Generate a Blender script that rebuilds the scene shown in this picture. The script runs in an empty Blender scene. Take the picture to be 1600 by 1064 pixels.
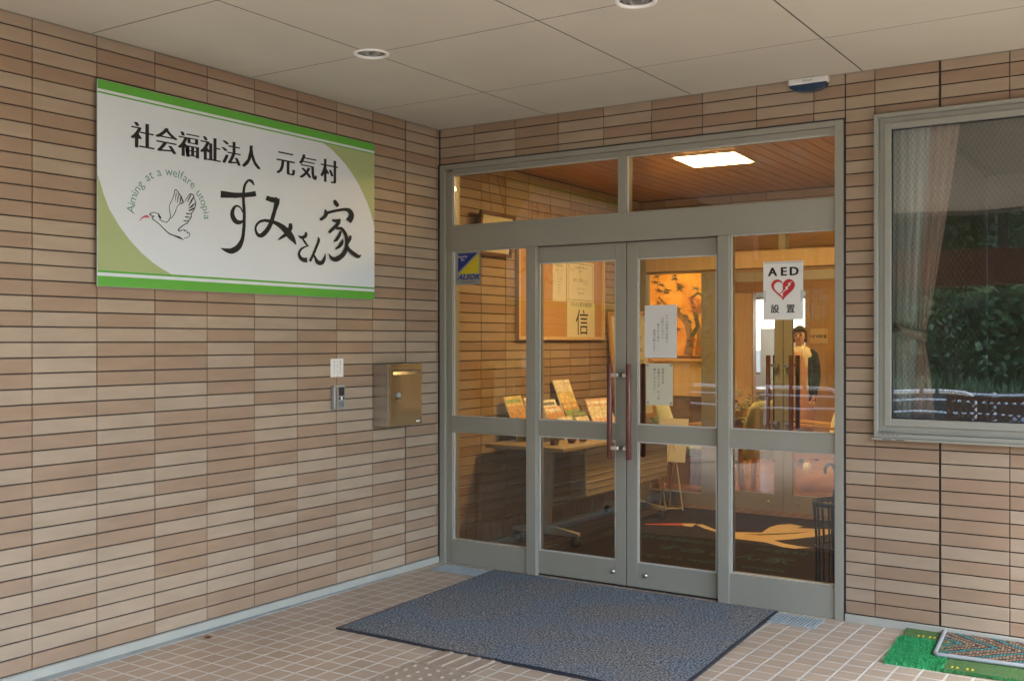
import bpy, bmesh, math, random
from mathutils import Vector, Matrix, Euler
R = math.radians
S = bpy.context.scene
COL = S.collection
random.seed(11)
# ------------------------------------------------ camera
cam_d = bpy.data.cameras.new('camera'); cam = bpy.data.objects.new('camera', cam_d); COL.objects.link(cam)
cam.location = (4.03, -5.27, 1.40); cam.rotation_euler = (R(90), 0, R(33.4))
cam_d.sensor_width = 36; cam_d.lens = 36*1632/1600; cam_d.clip_end = 1000; cam_d.clip_start = .05
S.camera = cam
# ------------------------------------------------ world, sun
w = bpy.data.worlds.new('World'); S.world = w; w.use_nodes = True
nt = w.node_tree; nt.nodes.clear()
sky = nt.nodes.new('ShaderNodeTexSky'); sky.sky_type = 'NISHITA'; sky.sun_disc = False
sky.sun_elevation = R(50); sky.sun_rotation = R(128); sky.dust_density = 1.0; sky.air_density = 1.0
hs = nt.nodes.new('ShaderNodeHueSaturation'); hs.inputs['Saturation'].default_value = .9
bg = nt.nodes.new('ShaderNodeBackground'); bg.inputs['Strength'].default_value = .15
wo = nt.nodes.new('ShaderNodeOutputWorld')
nt.links.new(sky.outputs[0], hs.inputs['Color']); nt.links.new(hs.outputs[0], bg.inputs['Color']); nt.links.new(bg.outputs[0], wo.inputs[0])
sd = bpy.data.lights.new('sun', 'SUN'); sd.energy = 1.2; sd.angle = R(25); sd.color = (1, .98, .95)
sun = bpy.data.objects.new('sun', sd); COL.objects.link(sun)
# direction towards the sun: rotation 128 deg (clockwise from +Y), elevation 50 deg
sv = Vector((math.sin(R(128))*math.cos(R(50)), math.cos(R(128))*math.cos(R(50)), math.sin(R(50))))
sun.rotation_euler = sv.to_track_quat('Z', 'Y').to_euler(); sun.location = (6, -12, 12)
# ------------------------------------------------ render look
S.view_settings.view_transform = 'Standard'; S.view_settings.look = 'None'
S.view_settings.exposure = 3.1; S.view_settings.gamma = 1
S.cycles.use_denoising = True
S.cycles.max_bounces = 10; S.cycles.diffuse_bounces = 5; S.cycles.transparent_max_bounces = 24
S.cycles.caustics_reflective = False; S.cycles.caustics_refractive = False
S.cycles.sample_clamp_indirect = 6
S.render.film_transparent = False

# ================================================ helpers
def tag(o, label=None, cat=None, group=None, kind=None):
    if label: o['label'] = label
    if cat: o['category'] = cat
    if group: o['group'] = group
    if kind: o['kind'] = kind
    return o
def thing(name, label, cat, loc=(0, 0, 0), rz=0, group=None):
    o = bpy.data.objects.new(name, None); COL.objects.link(o); o.empty_display_size = .1
    o.location = loc; o.rotation_euler = (0, 0, rz)
    return tag(o, label, cat, group)
def copy_tree(o, parent=None):
    c = o.copy(); COL.objects.link(c); c.parent = parent
    for ch in list(o.children): copy_tree(ch, c)
    return c

def nd(t, ty, **k):
    n = t.nodes.new(ty)
    for a, b in k.items(): setattr(n, a, b)
    return n
def mat(name, col, rough=.6, metal=0, var=.0, vscale=8, bump=0, bscale=60, emit=None, es=0, sheen=0, coat=0, spec=.5, stretch=None, var2=0, v2scale=1.2):
    """principled with colour variation of its own (dirt, grain) and fine bump"""
    m = bpy.data.materials.new(name); m.use_nodes = True
    t = m.node_tree; b = t.nodes['Principled BSDF']
    b.inputs['Base Color'].default_value = (*col, 1); b.inputs['Roughness'].default_value = rough
    b.inputs['Metallic'].default_value = metal; b.inputs['Specular IOR Level'].default_value = spec
    b.inputs['Coat Weight'].default_value = coat; b.inputs['Sheen Weight'].default_value = sheen
    if emit: b.inputs['Emission Color'].default_value = (*emit, 1); b.inputs['Emission Strength'].default_value = es
    tc = nd(t, 'ShaderNodeTexCoord'); mp = nd(t, 'ShaderNodeMapping')
    t.links.new(tc.outputs['Object'], mp.inputs[0])
    if stretch: mp.inputs['Scale'].default_value = stretch
    last = None
    for v, sc, de in ((var, vscale, 4), (var2, v2scale, 2)):
        if not v: continue
        n = nd(t, 'ShaderNodeTexNoise'); n.inputs['Scale'].default_value = sc; n.inputs['Detail'].default_value = de
        t.links.new(mp.outputs[0], n.inputs['Vector'])
        mr = nd(t, 'ShaderNodeMapRange'); mr.inputs[1].default_value = .3; mr.inputs[2].default_value = .7
        mr.inputs[3].default_value = 1-v; mr.inputs[4].default_value = 1+v
        t.links.new(n.outputs['Fac'], mr.inputs[0])
        mx = nd(t, 'ShaderNodeVectorMath', operation='SCALE')
        if last: t.links.new(last, mx.inputs[0])
        else: mx.inputs[0].default_value = col
        t.links.new(mr.outputs[0], mx.inputs['Scale']); last = mx.outputs[0]
    if last: t.links.new(last, b.inputs['Base Color'])
    if bump:
        n = nd(t, 'ShaderNodeTexNoise'); n.inputs['Scale'].default_value = bscale; n.inputs['Detail'].default_value = 3
        t.links.new(mp.outputs[0], n.inputs['Vector'])
        bp = nd(t, 'ShaderNodeBump'); bp.inputs['Strength'].default_value = bump; bp.inputs['Distance'].default_value = .004
        t.links.new(n.outputs['Fac'], bp.inputs['Height']); t.links.new(bp.outputs[0], b.inputs['Normal'])
    m['bsdf'] = 1
    return m

class MB:
    """collects shapes, builds ONE mesh object"""
    def __init__(s): s.v = []; s.f = []; s.mi = []; s.sm = []; s.col = []; s.c = 0.5
    def add(s, vs, fs, mi=0, sm=False):
        o = len(s.v); s.v += [tuple(p) for p in vs]
        for f in fs: s.f.append([o+i for i in f]); s.mi.append(mi); s.sm.append(sm); s.col.append(s.c)
    def box(s, x0, x1, y0, y1, z0, z1, mi=0):
        s.add([(x0,y0,z0),(x1,y0,z0),(x1,y1,z0),(x0,y1,z0),(x0,y0,z1),(x1,y0,z1),(x1,y1,z1),(x0,y1,z1)],
              [(0,3,2,1),(4,5,6,7),(0,1,5,4),(1,2,6,5),(2,3,7,6),(3,0,4,7)], mi)
    def obox(s, M, x0, x1, y0, y1, z0, z1, mi=0):
        vs = [M @ Vector(p) for p in [(x0,y0,z0),(x1,y0,z0),(x1,y1,z0),(x0,y1,z0),(x0,y0,z1),(x1,y0,z1),(x1,y1,z1),(x0,y1,z1)]]
        s.add(vs, [(0,3,2,1),(4,5,6,7),(0,1,5,4),(1,2,6,5),(2,3,7,6),(3,0,4,7)], mi)
    def prism(s, pts, a, d, mi=0):
        """pts: closed loop of 3D points; extruded by vector d"""
        n = len(pts); d = Vector(d)
        vs = [Vector(p) for p in pts]+[Vector(p)+d for p in pts]
        s.add(vs, [tuple(range(n))[::-1], tuple(range(n, 2*n))]+[(i, (i+1) % n, n+(i+1) % n, n+i) for i in range(n)], mi)
    def tube(s, path, r, n=10, mi=0, cap=True, sm=True):
        P = [Vector(p) for p in path]; rr = r if isinstance(r, (list, tuple)) else [r]*len(P)
        rings = []; up = None
        for i, p in enumerate(P):
            d = (P[min(i+1, len(P)-1)]-P[max(i-1, 0)]).normalized()
            if up is None:
                up = Vector((0, 0, 1)) if abs(d.z) < .9 else Vector((1, 0, 0))
            a = d.cross(up).normalized(); b = a.cross(d).normalized(); up = b
            rings.append([p+(a*math.cos(2*math.pi*k/n)+b*math.sin(2*math.pi*k/n))*rr[i] for k in range(n)])
        vs = [q for r_ in rings for q in r_]; fs = []
        for i in range(len(P)-1):
            for k in range(n):
                fs.append((i*n+k, i*n+(k+1) % n, (i+1)*n+(k+1) % n, (i+1)*n+k))
        s.add(vs, fs, mi, sm)
        if cap:
            s.add(rings[0], [tuple(range(n))[::-1]], mi); s.add(rings[-1], [tuple(range(n))], mi)
    def lathe(s, prof, c=(0, 0, 0), n=24, mi=0, M=None, sm=True):
        vs = []; fs = []
        for (r, z) in prof:
            for k in range(n):
                p = Vector((r*math.cos(2*math.pi*k/n), r*math.sin(2*math.pi*k/n), z))
                vs.append((M @ p) if M else p+Vector(c))
        for i in range(len(prof)-1):
            for k in range(n): fs.append((i*n+k, i*n+(k+1) % n, (i+1)*n+(k+1) % n, (i+1)*n+k))
        s.add(vs, fs, mi, sm)
    def loft(s, rings, mi=0, cap=True, sm=True):
        n = len(rings[0]); vs = [p for r_ in rings for p in r_]; fs = []
        for i in range(len(rings)-1):
            for k in range(n): fs.append((i*n+k, i*n+(k+1) % n, (i+1)*n+(k+1) % n, (i+1)*n+k))
        s.add(vs, fs, mi, sm)
        if cap: s.add(rings[0], [tuple(range(n))[::-1]], mi, sm); s.add(rings[-1], [tuple(range(n))], mi, sm)
    def build(s, name, mats, parent=None, loc=None, bevel=0, tint=False, solid=0, rot=None):
        me = bpy.data.meshes.new(name); me.from_pydata(s.v, [], s.f)
        for m in (mats if isinstance(mats, (list, tuple)) else [mats]): me.materials.append(m)
        me.polygons.foreach_set('material_index', s.mi); me.polygons.foreach_set('use_smooth', s.sm)
        if tint:
            at = me.attributes.new('tint', 'FLOAT', 'FACE'); at.data.foreach_set('value', s.col)
        me.update()
        o = bpy.data.objects.new(name, me); COL.objects.link(o)
        if parent: o.parent = parent
        if loc: o.location = loc
        if rot: o.rotation_euler = rot
        if bevel:
            b = o.modifiers.new('bevel', 'BEVEL'); b.width = bevel; b.segments = 2; b.limit_method = 'ANGLE'; b.angle_limit = R(50)
        if solid:
            b = o.modifiers.new('solid', 'SOLIDIFY'); b.thickness = solid; b.offset = 0
        return o

_tc = {}
def text_geo(txt, size, offset=0, shear=0, align='CENTER', sp=1.0, ls=1.0):
    k = (txt, size, offset, shear, align, sp, ls)
    if k in _tc: return _tc[k]
    c = bpy.data.curves.new('t', 'FONT'); c.body = txt; c.size = size; c.offset = offset; c.shear = shear
    c.align_x = align; c.space_character = sp; c.space_line = ls; c.resolution_u = 3
    o = bpy.data.objects.new('t', c); COL.objects.link(o)
    dg = bpy.context.evaluated_depsgraph_get(); dg.update()
    me = bpy.data.meshes.new_from_object(o.evaluated_get(dg))
    r = ([tuple(v.co[:2]) for v in me.vertices], [tuple(p.vertices) for p in me.polygons])
    bpy.data.objects.remove(o); bpy.data.curves.remove(c); bpy.data.meshes.remove(me)
    _tc[k] = r; return r
def frame(origin, right, up):
    """2D -> 3D plane map (third value lifts off the plane)"""
    o = Vector(origin); r = Vector(right).normalized(); u = Vector(up).normalized(); n = r.cross(u)
    return lambda a, b, h=0: o+r*a+u*b+n*h
def put_text(mb, pl, txt, x, y, size, h=.0006, mi=0, rot=0, sx=1, **k):
    V, F = text_geo(txt, size, **k); c, s_ = math.cos(rot), math.sin(rot)
    mb.add([pl(x+(a*sx)*c-b*s_, y+(a*sx)*s_+b*c, h) for a, b in V], F, mi)
def put_vtext(mb, pl, txt, x, y, size, pitch=1.08, **k):
    for i, ch in enumerate(txt):
        if ch in 'ー':
            mb.add([pl(x-size*.05, y-i*size*pitch+size*.8, .0006), pl(x+size*.05, y-i*size*pitch+size*.8, .0006), pl(x+size*.05, y-i*size*pitch, .0006), pl(x-size*.05, y-i*size*pitch, .0006)], [(0, 1, 2, 3)]); continue
        if ch != ' ': put_text(mb, pl, ch, x, y-i*size*pitch, size, **k)
def put_strip(mb, pl, d, h=.0006, mi=0):
    n = len(d)//4; vs = []
    for i in range(n):
        hh = h+i*.00001
        vs += [pl(d[4*i], d[4*i+1], hh), pl(d[4*i+2], d[4*i+3], hh)]
    mb.add(vs, [(2*i, 2*i+1, 2*i+3, 2*i+2) for i in range(n-1)], mi)
def sheet(mb, pl, x0, x1, y0, y1, h0=-.0015, h1=0, mi=0):
    mb.prism([pl(x0, y0, h0), pl(x1, y0, h0), pl(x1, y1, h0), pl(x0, y1, h0)], 0, pl(0, 0, h1)-pl(0, 0, h0), mi)
def rect2(mb, pl, x0, x1, y0, y1, h, mi=0):
    mb.add([pl(x0, y0, h), pl(x1, y0, h), pl(x1, y1, h), pl(x0, y1, h)], [(0, 1, 2, 3)], mi)
def sub(a, b, h): return [a+(b-a)*i/h for i in range(h+1)]

# ================================================ materials
def tile_mat(name, light, dark):
    m = bpy.data.materials.new(name); m.use_nodes = True; t = m.node_tree; b = t.nodes['Principled BSDF']
    a = nd(t, 'ShaderNodeAttribute', attribute_name='tint')
    cr = nd(t, 'ShaderNodeValToRGB'); e = cr.color_ramp
    mid = [(x+y)/2 for x, y in zip(light, dark)]
    e.elements[0].position = 0; e.elements[0].color = (*dark, 1)
    e.elements[1].position = 1; e.elements[1].color = (*light, 1)
    for p, c in ((.38, [d*1.08 for d in dark]), (.62, [l*.95 for l in light])):
        k = e.elements.new(p); k.color = (*c, 1)
    tc = nd(t, 'ShaderNodeTexCoord')
    n = nd(t, 'ShaderNodeTexNoise'); n.inputs['Scale'].default_value = 260; n.inputs['Detail'].default_value = 2
    n2 = nd(t, 'ShaderNodeTexNoise'); n2.inputs['Scale'].default_value = 5; n2.inputs['Detail'].default_value = 5
    mp = nd(t, 'ShaderNodeMapping'); mp.inputs['Scale'].default_value = (1, 1, 4)
    t.links.new(tc.outputs['Object'], n.inputs['Vector']); t.links.new(tc.outputs['Object'], mp.inputs[0]); t.links.new(mp.outputs[0], n2.inputs['Vector'])
    r1 = nd(t, 'ShaderNodeMapRange'); r1.inputs[1].default_value = .3; r1.inputs[2].default_value = .7; r1.inputs[3].default_value = .93; r1.inputs[4].default_value = 1.07
    r2 = nd(t, 'ShaderNodeMapRange'); r2.inputs[1].default_value = .3; r2.inputs[2].default_value = .7; r2.inputs[3].default_value = .93; r2.inputs[4].default_value = 1.07
    t.links.new(n.outputs[0], r1.inputs[0]); t.links.new(n2.outputs[0], r2.inputs[0])
    s1 = nd(t, 'ShaderNodeVectorMath', operation='SCALE'); s2 = nd(t, 'ShaderNodeVectorMath', operation='SCALE')
    t.links.new(a.outputs['Fac'], cr.inputs[0]); t.links.new(cr.outputs[0], s1.inputs[0]); t.links.new(r1.outputs[0], s1.inputs['Scale'])
    t.links.new(s1.outputs[0], s2.inputs[0]); n4 = nd(t, 'ShaderNodeTexNoise'); n4.inputs['Scale'].default_value = .9; n4.inputs['Detail'].default_value = 6; t.links.new(tc.outputs['Object'], n4.inputs['Vector']); r4 = nd(t, 'ShaderNodeMapRange'); r4.inputs[1].default_value = .3; r4.inputs[2].default_value = .7; r4.inputs[3].default_value = .93; r4.inputs[4].default_value = 1.06; t.links.new(n4.outputs[0], r4.inputs[0]); mm = nd(t, 'ShaderNodeMath', operation='MULTIPLY'); t.links.new(r4.outputs[0], mm.inputs[0]); t.links.new(r2.outputs[0], mm.inputs[1]); t.links.new(mm.outputs[0], s2.inputs['Scale']); t.links.new(s2.outputs[0], b.inputs['Base Color'])
    bp = nd(t, 'ShaderNodeBump'); bp.inputs['Strength'].default_value = .5; bp.inputs['Distance'].default_value = .002
    t.links.new(n.outputs[0], bp.inputs['Height']); t.links.new(bp.outputs[0], b.inputs['Normal'])
    b.inputs['Roughness'].default_value = .5; b.inputs['Specular IOR Level'].default_value = .35
    return m
def floor_mat(name, c1, c2, grout, pitch=.1, ox=.045, oy=0, gw=.006, rough=.55):
    m = bpy.data.materials.new(name); m.use_nodes = True; t = m.node_tree; b = t.nodes['Principled BSDF']
    tc = nd(t, 'ShaderNodeTexCoord'); L = t.links.new
    sp = nd(t, 'ShaderNodeSeparateXYZ'); L(tc.outputs['Object'], sp.inputs[0])
    def math_(op, a, b_=None, c_=None):
        n = nd(t, 'ShaderNodeMath', operation=op)
        for i, q in enumerate((a, b_, c_)):
            if q is None: continue
            if isinstance(q, (int, float)): n.inputs[i].default_value = q
            else: L(q, n.inputs[i])
        return n.outputs[0]
    masks = []; ids = []
    for ax, off in ((sp.outputs[0], ox), (sp.outputs[1], oy)):
        u = math_('DIVIDE', math_('SUBTRACT', ax, off), pitch)
        fl = math_('FLOOR', u); fr = math_('SUBTRACT', u, fl); ids.append(fl)
        d = math_('MINIMUM', fr, math_('SUBTRACT', 1.0, fr))
        mr = nd(t, 'ShaderNodeMapRange'); mr.interpolation_type = 'SMOOTHSTEP'
        mr.inputs[1].default_value = gw/2/pitch; mr.inputs[2].default_value = (gw/2+.002)/pitch; L(d, mr.inputs[0]); masks.append(mr.outputs[0])
    mk = math_('MULTIPLY', masks[0], masks[1])
    cx = nd(t, 'ShaderNodeCombineXYZ'); L(ids[0], cx.inputs[0]); L(ids[1], cx.inputs[1])
    wn = nd(t, 'ShaderNodeTexWhiteNoise', noise_dimensions='2D'); L(cx.outputs[0], wn.inputs['Vector'])
    mx = nd(t, 'ShaderNodeMix', data_type='RGBA'); mx.inputs['A'].default_value = (*c1, 1); mx.inputs['B'].default_value = (*c2, 1); L(wn.outputs['Value'], mx.inputs['Factor'])
    n2 = nd(t, 'ShaderNodeTexNoise'); n2.inputs['Scale'].default_value = 1.6; n2.inputs['Detail'].default_value = 8; L(tc.outputs['Object'], n2.inputs['Vector'])
    r2 = nd(t, 'ShaderNodeMapRange'); r2.inputs[1].default_value = .3; r2.inputs[2].default_value = .7; r2.inputs[3].default_value = .9; r2.inputs[4].default_value = 1.08; L(n2.outputs[0], r2.inputs[0])
    n3 = nd(t, 'ShaderNodeTexNoise'); n3.inputs['Scale'].default_value = 180; L(tc.outputs['Object'], n3.inputs['Vector'])
    r3 = nd(t, 'ShaderNodeMapRange'); r3.inputs[1].default_value = .3; r3.inputs[2].default_value = .7; r3.inputs[3].default_value = .93; r3.inputs[4].default_value = 1.07; L(n3.outputs[0], r3.inputs[0])
    m2 = nd(t, 'ShaderNodeMix', data_type='RGBA'); m2.inputs['A'].default_value = (*grout, 1); L(mx.outputs['Result'], m2.inputs['B']); L(mk, m2.inputs['Factor'])
    s1 = nd(t, 'ShaderNodeVectorMath', operation='SCALE'); L(m2.outputs['Result'], s1.inputs[0]); L(math_('MULTIPLY', r2.outputs[0], r3.outputs[0]), s1.inputs['Scale']); L(s1.outputs[0], b.inputs['Base Color'])
    bp = nd(t, 'ShaderNodeBump'); bp.inputs['Strength'].default_value = .6; bp.inputs['Distance'].default_value = .0025
    L(math_('ADD', mk, math_('MULTIPLY', n3.outputs[0], .12)), bp.inputs['Height']); L(bp.outputs[0], b.inputs['Normal'])
    rr = nd(t, 'ShaderNodeMapRange'); rr.inputs[3].default_value = .85; rr.inputs[4].default_value = rough; L(mk, rr.inputs[0]); L(rr.outputs[0], b.inputs['Roughness'])
    return m
def mesh_glass(name, tint=(1, 1, 1), refl=1.0, wires=False, base=0.0):
    m = bpy.data.materials.new(name); m.use_nodes = True; t = m.node_tree; t.nodes.clear(); L = t.links.new
    out = nd(t, 'ShaderNodeOutputMaterial'); tr = nd(t, 'ShaderNodeBsdfTransparent'); tr.inputs[0].default_value = (*tint, 1)
    gl = nd(t, 'ShaderNodeBsdfGlossy'); gl.inputs['Roughness'].default_value = 0.0; gl.inputs['Color'].default_value = (.95, .97, .96, 1)
    fr = nd(t, 'ShaderNodeFresnel'); fr.inputs[0].default_value = 1.5
    mu = nd(t, 'ShaderNodeMath', operation='MULTIPLY_ADD'); mu.inputs[1].default_value = refl; mu.inputs[2].default_value = base; mu.use_clamp = True; L(fr.outputs[0], mu.inputs[0])
    n = nd(t, 'ShaderNodeTexNoise'); n.inputs['Scale'].default_value = 2.2; n.inputs['Detail'].default_value = 1
    tc = nd(t, 'ShaderNodeTexCoord'); L(tc.outputs['Object'], n.inputs['Vector'])
    bp = nd(t, 'ShaderNodeBump'); bp.inputs['Strength'].default_value = .04; bp.inputs['Distance'].default_value = .02; L(n.outputs[0], bp.inputs['Height']); L(bp.outputs[0], gl.inputs['Normal'])
    mx = nd(t, 'ShaderNodeMixShader'); L(mu.outputs[0], mx.inputs[0]); L(tr.outputs[0], mx.inputs[1]); L(gl.outputs[0], mx.inputs[2])
    res = mx.outputs[0]
    if wires:
        sp = nd(t, 'ShaderNodeSeparateXYZ'); L(tc.outputs['Object'], sp.inputs[0]); ms = []
        for sg in (1, -1):
            a = nd(t, 'ShaderNodeMath', operation='MULTIPLY_ADD'); L(sp.outputs[2], a.inputs[0]); a.inputs[1].default_value = sg*.62; L(sp.outputs[0], a.inputs[2])
            d = nd(t, 'ShaderNodeMath', operation='PINGPONG'); L(a.outputs[0], d.inputs[0]); d.inputs[1].default_value = .0115
            c = nd(t, 'ShaderNodeMath', operation='LESS_THAN'); L(d.outputs[0], c.inputs[0]); c.inputs[1].default_value = .0002; ms.append(c.outputs[0])
        o = nd(t, 'ShaderNodeMath', operation='MAXIMUM'); L(ms[0], o.inputs[0]); L(ms[1], o.inputs[1])
        wd = nd(t, 'ShaderNodeBsdfDiffuse'); wd.inputs[0].default_value = (.12, .11, .10, 1)
        m3 = nd(t, 'ShaderNodeMixShader'); L(o.outputs[0], m3.inputs[0]); L(res, m3.inputs[1]); L(wd.outputs[0], m3.inputs[2]); res = m3.outputs[0]
    L(res, out.inputs[0]); return m
def two_tone(name, ca, cb, scale, rough=.8, bump=.5, kind='noise', lo=.42, hi=.58, stretch=(1, 1, 1), dist=.004, patch=None):
    m = bpy.data.materials.new(name); m.use_nodes = True; t = m.node_tree; b = t.nodes['Principled BSDF']; L = t.links.new
    tc = nd(t, 'ShaderNodeTexCoord'); mp = nd(t, 'ShaderNodeMapping'); mp.inputs['Scale'].default_value = stretch; L(tc.outputs['Object'], mp.inputs[0])
    if kind == 'noise': n = nd(t, 'ShaderNodeTexNoise'); n.inputs['Detail'].default_value = 4
    elif kind == 'wave': n = nd(t, 'ShaderNodeTexWave'); n.inputs['Distortion'].default_value = 2; n.inputs['Detail'].default_value = 3
    else: n = nd(t, 'ShaderNodeTexVoronoi')
    n.inputs['Scale'].default_value = scale; L(mp.outputs[0], n.inputs['Vector'])
    src = n.outputs['Fac'] if kind in ('noise', 'wave') else n.outputs['Distance']
    mr = nd(t, 'ShaderNodeMapRange'); mr.inputs[1].default_value = lo; mr.inputs[2].default_value = hi; L(src, mr.inputs[0])
    mx = nd(t, 'ShaderNodeMix', data_type='RGBA'); mx.inputs['A'].default_value = (*ca, 1); mx.inputs['B'].default_value = (*cb, 1); L(mr.outputs[0], mx.inputs['Factor']); L(mx.outputs['Result'], b.inputs['Base Color'])
    if patch:
        pn = nd(t, 'ShaderNodeTexNoise'); pn.inputs['Scale'].default_value = 2.2; pn.inputs['Detail'].default_value = 5; L(tc.outputs['Object'], pn.inputs['Vector'])
        pr_ = nd(t, 'ShaderNodeMapRange'); pr_.inputs[1].default_value = .38; pr_.inputs[2].default_value = .62; L(pn.outputs[0], pr_.inputs[0])
        px = nd(t, 'ShaderNodeMix', data_type='RGBA'); px.inputs['A'].default_value = (*patch[0], 1); px.inputs['B'].default_value = (*patch[1], 1); L(pr_.outputs[0], px.inputs['Factor'])
        pm = nd(t, 'ShaderNodeVectorMath', operation='MULTIPLY'); L(mx.outputs['Result'], pm.inputs[0]); L(px.outputs['Result'], pm.inputs[1]); L(pm.outputs[0], b.inputs['Base Color'])
    bp = nd(t, 'ShaderNodeBump'); bp.inputs['Strength'].default_value = bump; bp.inputs['Distance'].default_value = dist; L(src, bp.inputs['Height']); L(bp.outputs[0], b.inputs['Normal'])
    b.inputs['Roughness'].default_value = rough; b.inputs['Specular IOR Level'].default_value = .2
    return m
M = {}
M['tile'] = tile_mat('wall_tile', (.365, .278, .198), (.305, .208, .138))
M['grout'] = mat('tile_grout', (.05, .04, .036), .9, var=.15, vscale=30)
M['light_grout'] = mat('light_grout', (.45, .42, .36), .9, var=.1)
M['plinth'] = mat('painted_plinth', (.36, .36, .315), .6, var=.06, vscale=5, bump=.2)
M['gutter'] = mat('concrete_gutter', (.33, .37, .37), .75, var=.15, vscale=9, bump=.3)
M['ceil'] = mat('ceiling_board', (.545, .515, .425), .75, var=.03, vscale=3, bump=.15, bscale=220, var2=.03)
M['gap'] = mat('joint_shadow_gap', (.10, .09, .075), .9, var=.1)
M['alu'] = mat('bronze_anodised_aluminium', (.32, .31, .26), .42, metal=.2, var=.04, vscale=3, stretch=(1, 1, .2))
M['alu_edge'] = mat('bright_aluminium_bead', (.62, .62, .58), .35, metal=.4, var=.04)
M['alu_light'] = mat('stone_grey_window_aluminium', (.33, .33, .285), .4, metal=.35, var=.04, vscale=4)
M['rubber'] = mat('black_rubber_seal', (.02, .02, .022), .6, var=.2)
M['glass'] = mesh_glass('door_glass', (.97, .98, .97), 1.0, base=.005)
M['glass_win'] = mesh_glass('wired_window_glass', (.97, .98, .97), 1.3, wires=True, base=.045)
M['handle'] = mat('varnished_red_brown_wood', (.13, .042, .028), .42, var=.15, vscale=12, stretch=(6, 6, .6), coat=.1)
M['chrome'] = mat('chrome', (.75, .75, .75), .15, metal=1, var=.03)
M['white'] = mat('white_paint', (.72, .72, .70), .5, var=.02, vscale=4)
M['sign_white'] = mat('sign_face_white', (.635, .685, .73), .42, var=.015, vscale=2)
M['sign_green'] = mat('sign_green', (.105, .38, .045), .42, var=.02, vscale=3)
M['sign_pale'] = mat('sign_pale_green', (.36, .42, .20), .42, var=.02, vscale=3)
M['ink'] = mat('black_ink', (.006, .006, .006), .75, var=.1)
M['teal_ink'] = mat('teal_ink', (.10, .27, .20), .45, var=.05)
M['pink_ink'] = mat('pink_ink', (.55, .12, .17), .45, var=.05)
M['grey_ink'] = mat('grey_ink', (.16, .16, .15), .6, var=.1)
M['red_ink'] = mat('red_ink', (.50, .025, .03), .4, var=.04)
M['blue_ink'] = mat('blue_ink', (.015, .03, .22), .35, var=.04)
M['yellow_ink'] = mat('yellow_ink', (.62, .50, .02), .35, var=.04)
M['silver_film'] = mat('silver_film', (.33, .34, .32), .4, metal=.3, var=.04)
M['paper'] = mat('white_paper', (.72, .71, .68), .7, var=.02, vscale=6)
M['cream_paper'] = mat('cream_paper', (.62, .60, .46), .7, var=.03, vscale=6)
M['steel'] = mat('brushed_stainless', (.52, .50, .46), .3, metal=1, var=.06, vscale=6, stretch=(20, 20, .5))
M['brass'] = mat('brushed_champagne_steel', (.62, .49, .30), .24, metal=1, var=.05, vscale=6, stretch=(30, 30, .6))
M['dark'] = mat('dark_plastic', (.03, .03, .032), .35, var=.1)
M['grey_plastic'] = mat('grey_plastic', (.3, .31, .31), .4, var=.05)
M['lens_blue'] = mat('blue_tinted_lens', (.01, .04, .085), .15, var=.1, coat=.5)
M['porch'] = floor_mat('porch_tiles', (.45, .355, .265), (.39, .305, .225), (.60, .575, .51), gw=.008)
M['vest_floor'] = floor_mat('vestibule_tiles', (.19, .10, .055), (.15, .078, .042), (.42, .34, .25), gw=.007)
M['vest_brick'] = mat('brown_soldier_tile', (.22, .12, .07), .5, var=.15, vscale=9)
M['tactile'] = mat('tactile_tile_beige', (.36, .29, .22), .6, var=.06, bump=.2)
M['asphalt'] = mat('asphalt', (.055, .056, .055), .85, var=.12, vscale=40, bump=.6, bscale=120, var2=.12, v2scale=.4)
M['concrete'] = mat('kerb_concrete', (.10, .09, .075), .85, var=.1, vscale=8, bump=.4)
M['soil_bank'] = two_tone('grass_bank', (.02, .045, .01), (.05, .09, .02), 1.2, .9, 1.0)
M['mat'] = two_tone('blue_grey_loop_pile', (.045, .058, .068), (.29, .30, .31), 105, .95, 1.0, lo=.40, hi=.60, dist=.006, patch=((1.08, 1.0, .91), (.90, .99, 1.09)))
M['mat_edge'] = mat('mat_rubber_edge', (.025, .028, .04), .7, var=.2, vscale=30, bump=.4)
M['grass_mat'] = two_tone('artificial_turf_bright', (.03, .27, .09), (.06, .42, .16), 160, .85, 1.0, dist=.01)
M['grass_mat2'] = two_tone('artificial_turf_olive', (.06, .13, .045), (.11, .20, .07), 160, .85, 1.0, dist=.01)
M['grate'] = mat('galvanised_grate', (.42, .47, .48), .5, metal=.3, var=.1)
M['pit'] = mat('drain_pit', (.10, .11, .115), .9, var=.2)
M['wood_ceil'] = mat('orange_wood_board', (.44, .20, .075), .42, var=.14, vscale=4, stretch=(8, .6, 1), coat=.2)
M['wood_lt'] = mat('light_oak', (.60, .44, .24), .45, var=.08, vscale=5, stretch=(6, 6, .5))
M['wood_md'] = mat('honey_wood', (.44, .27, .12), .4, var=.1, vscale=5, stretch=(6, 6, .5), coat=.2)
M['wood_dk'] = mat('dark_brown_wood', (.11, .045, .025), .4, var=.15, vscale=6, stretch=(6, 6, .6))
M['wood_floor'] = two_tone('lobby_wood_floor', (.36, .18, .09), (.29, .145, .075), 3, .25, .1, kind='wave', stretch=(.3, 3, 1))
M['plaster'] = mat('cream_plaster', (.62, .54, .40), .8, var=.04, vscale=3, bump=.2)
M['dark_plaster'] = mat('room_plaster', (.42, .40, .36), .85, var=.05, vscale=3)
M['rug'] = two_tone('dark_brown_rug', (.014, .010, .007), (.030, .020, .013), 120, .95, 1.0, dist=.006)
M['rug_tan'] = mat('rug_tan_pile', (.62, .47, .25), .9, var=.12, vscale=60, bump=.6, bscale=300)
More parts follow.
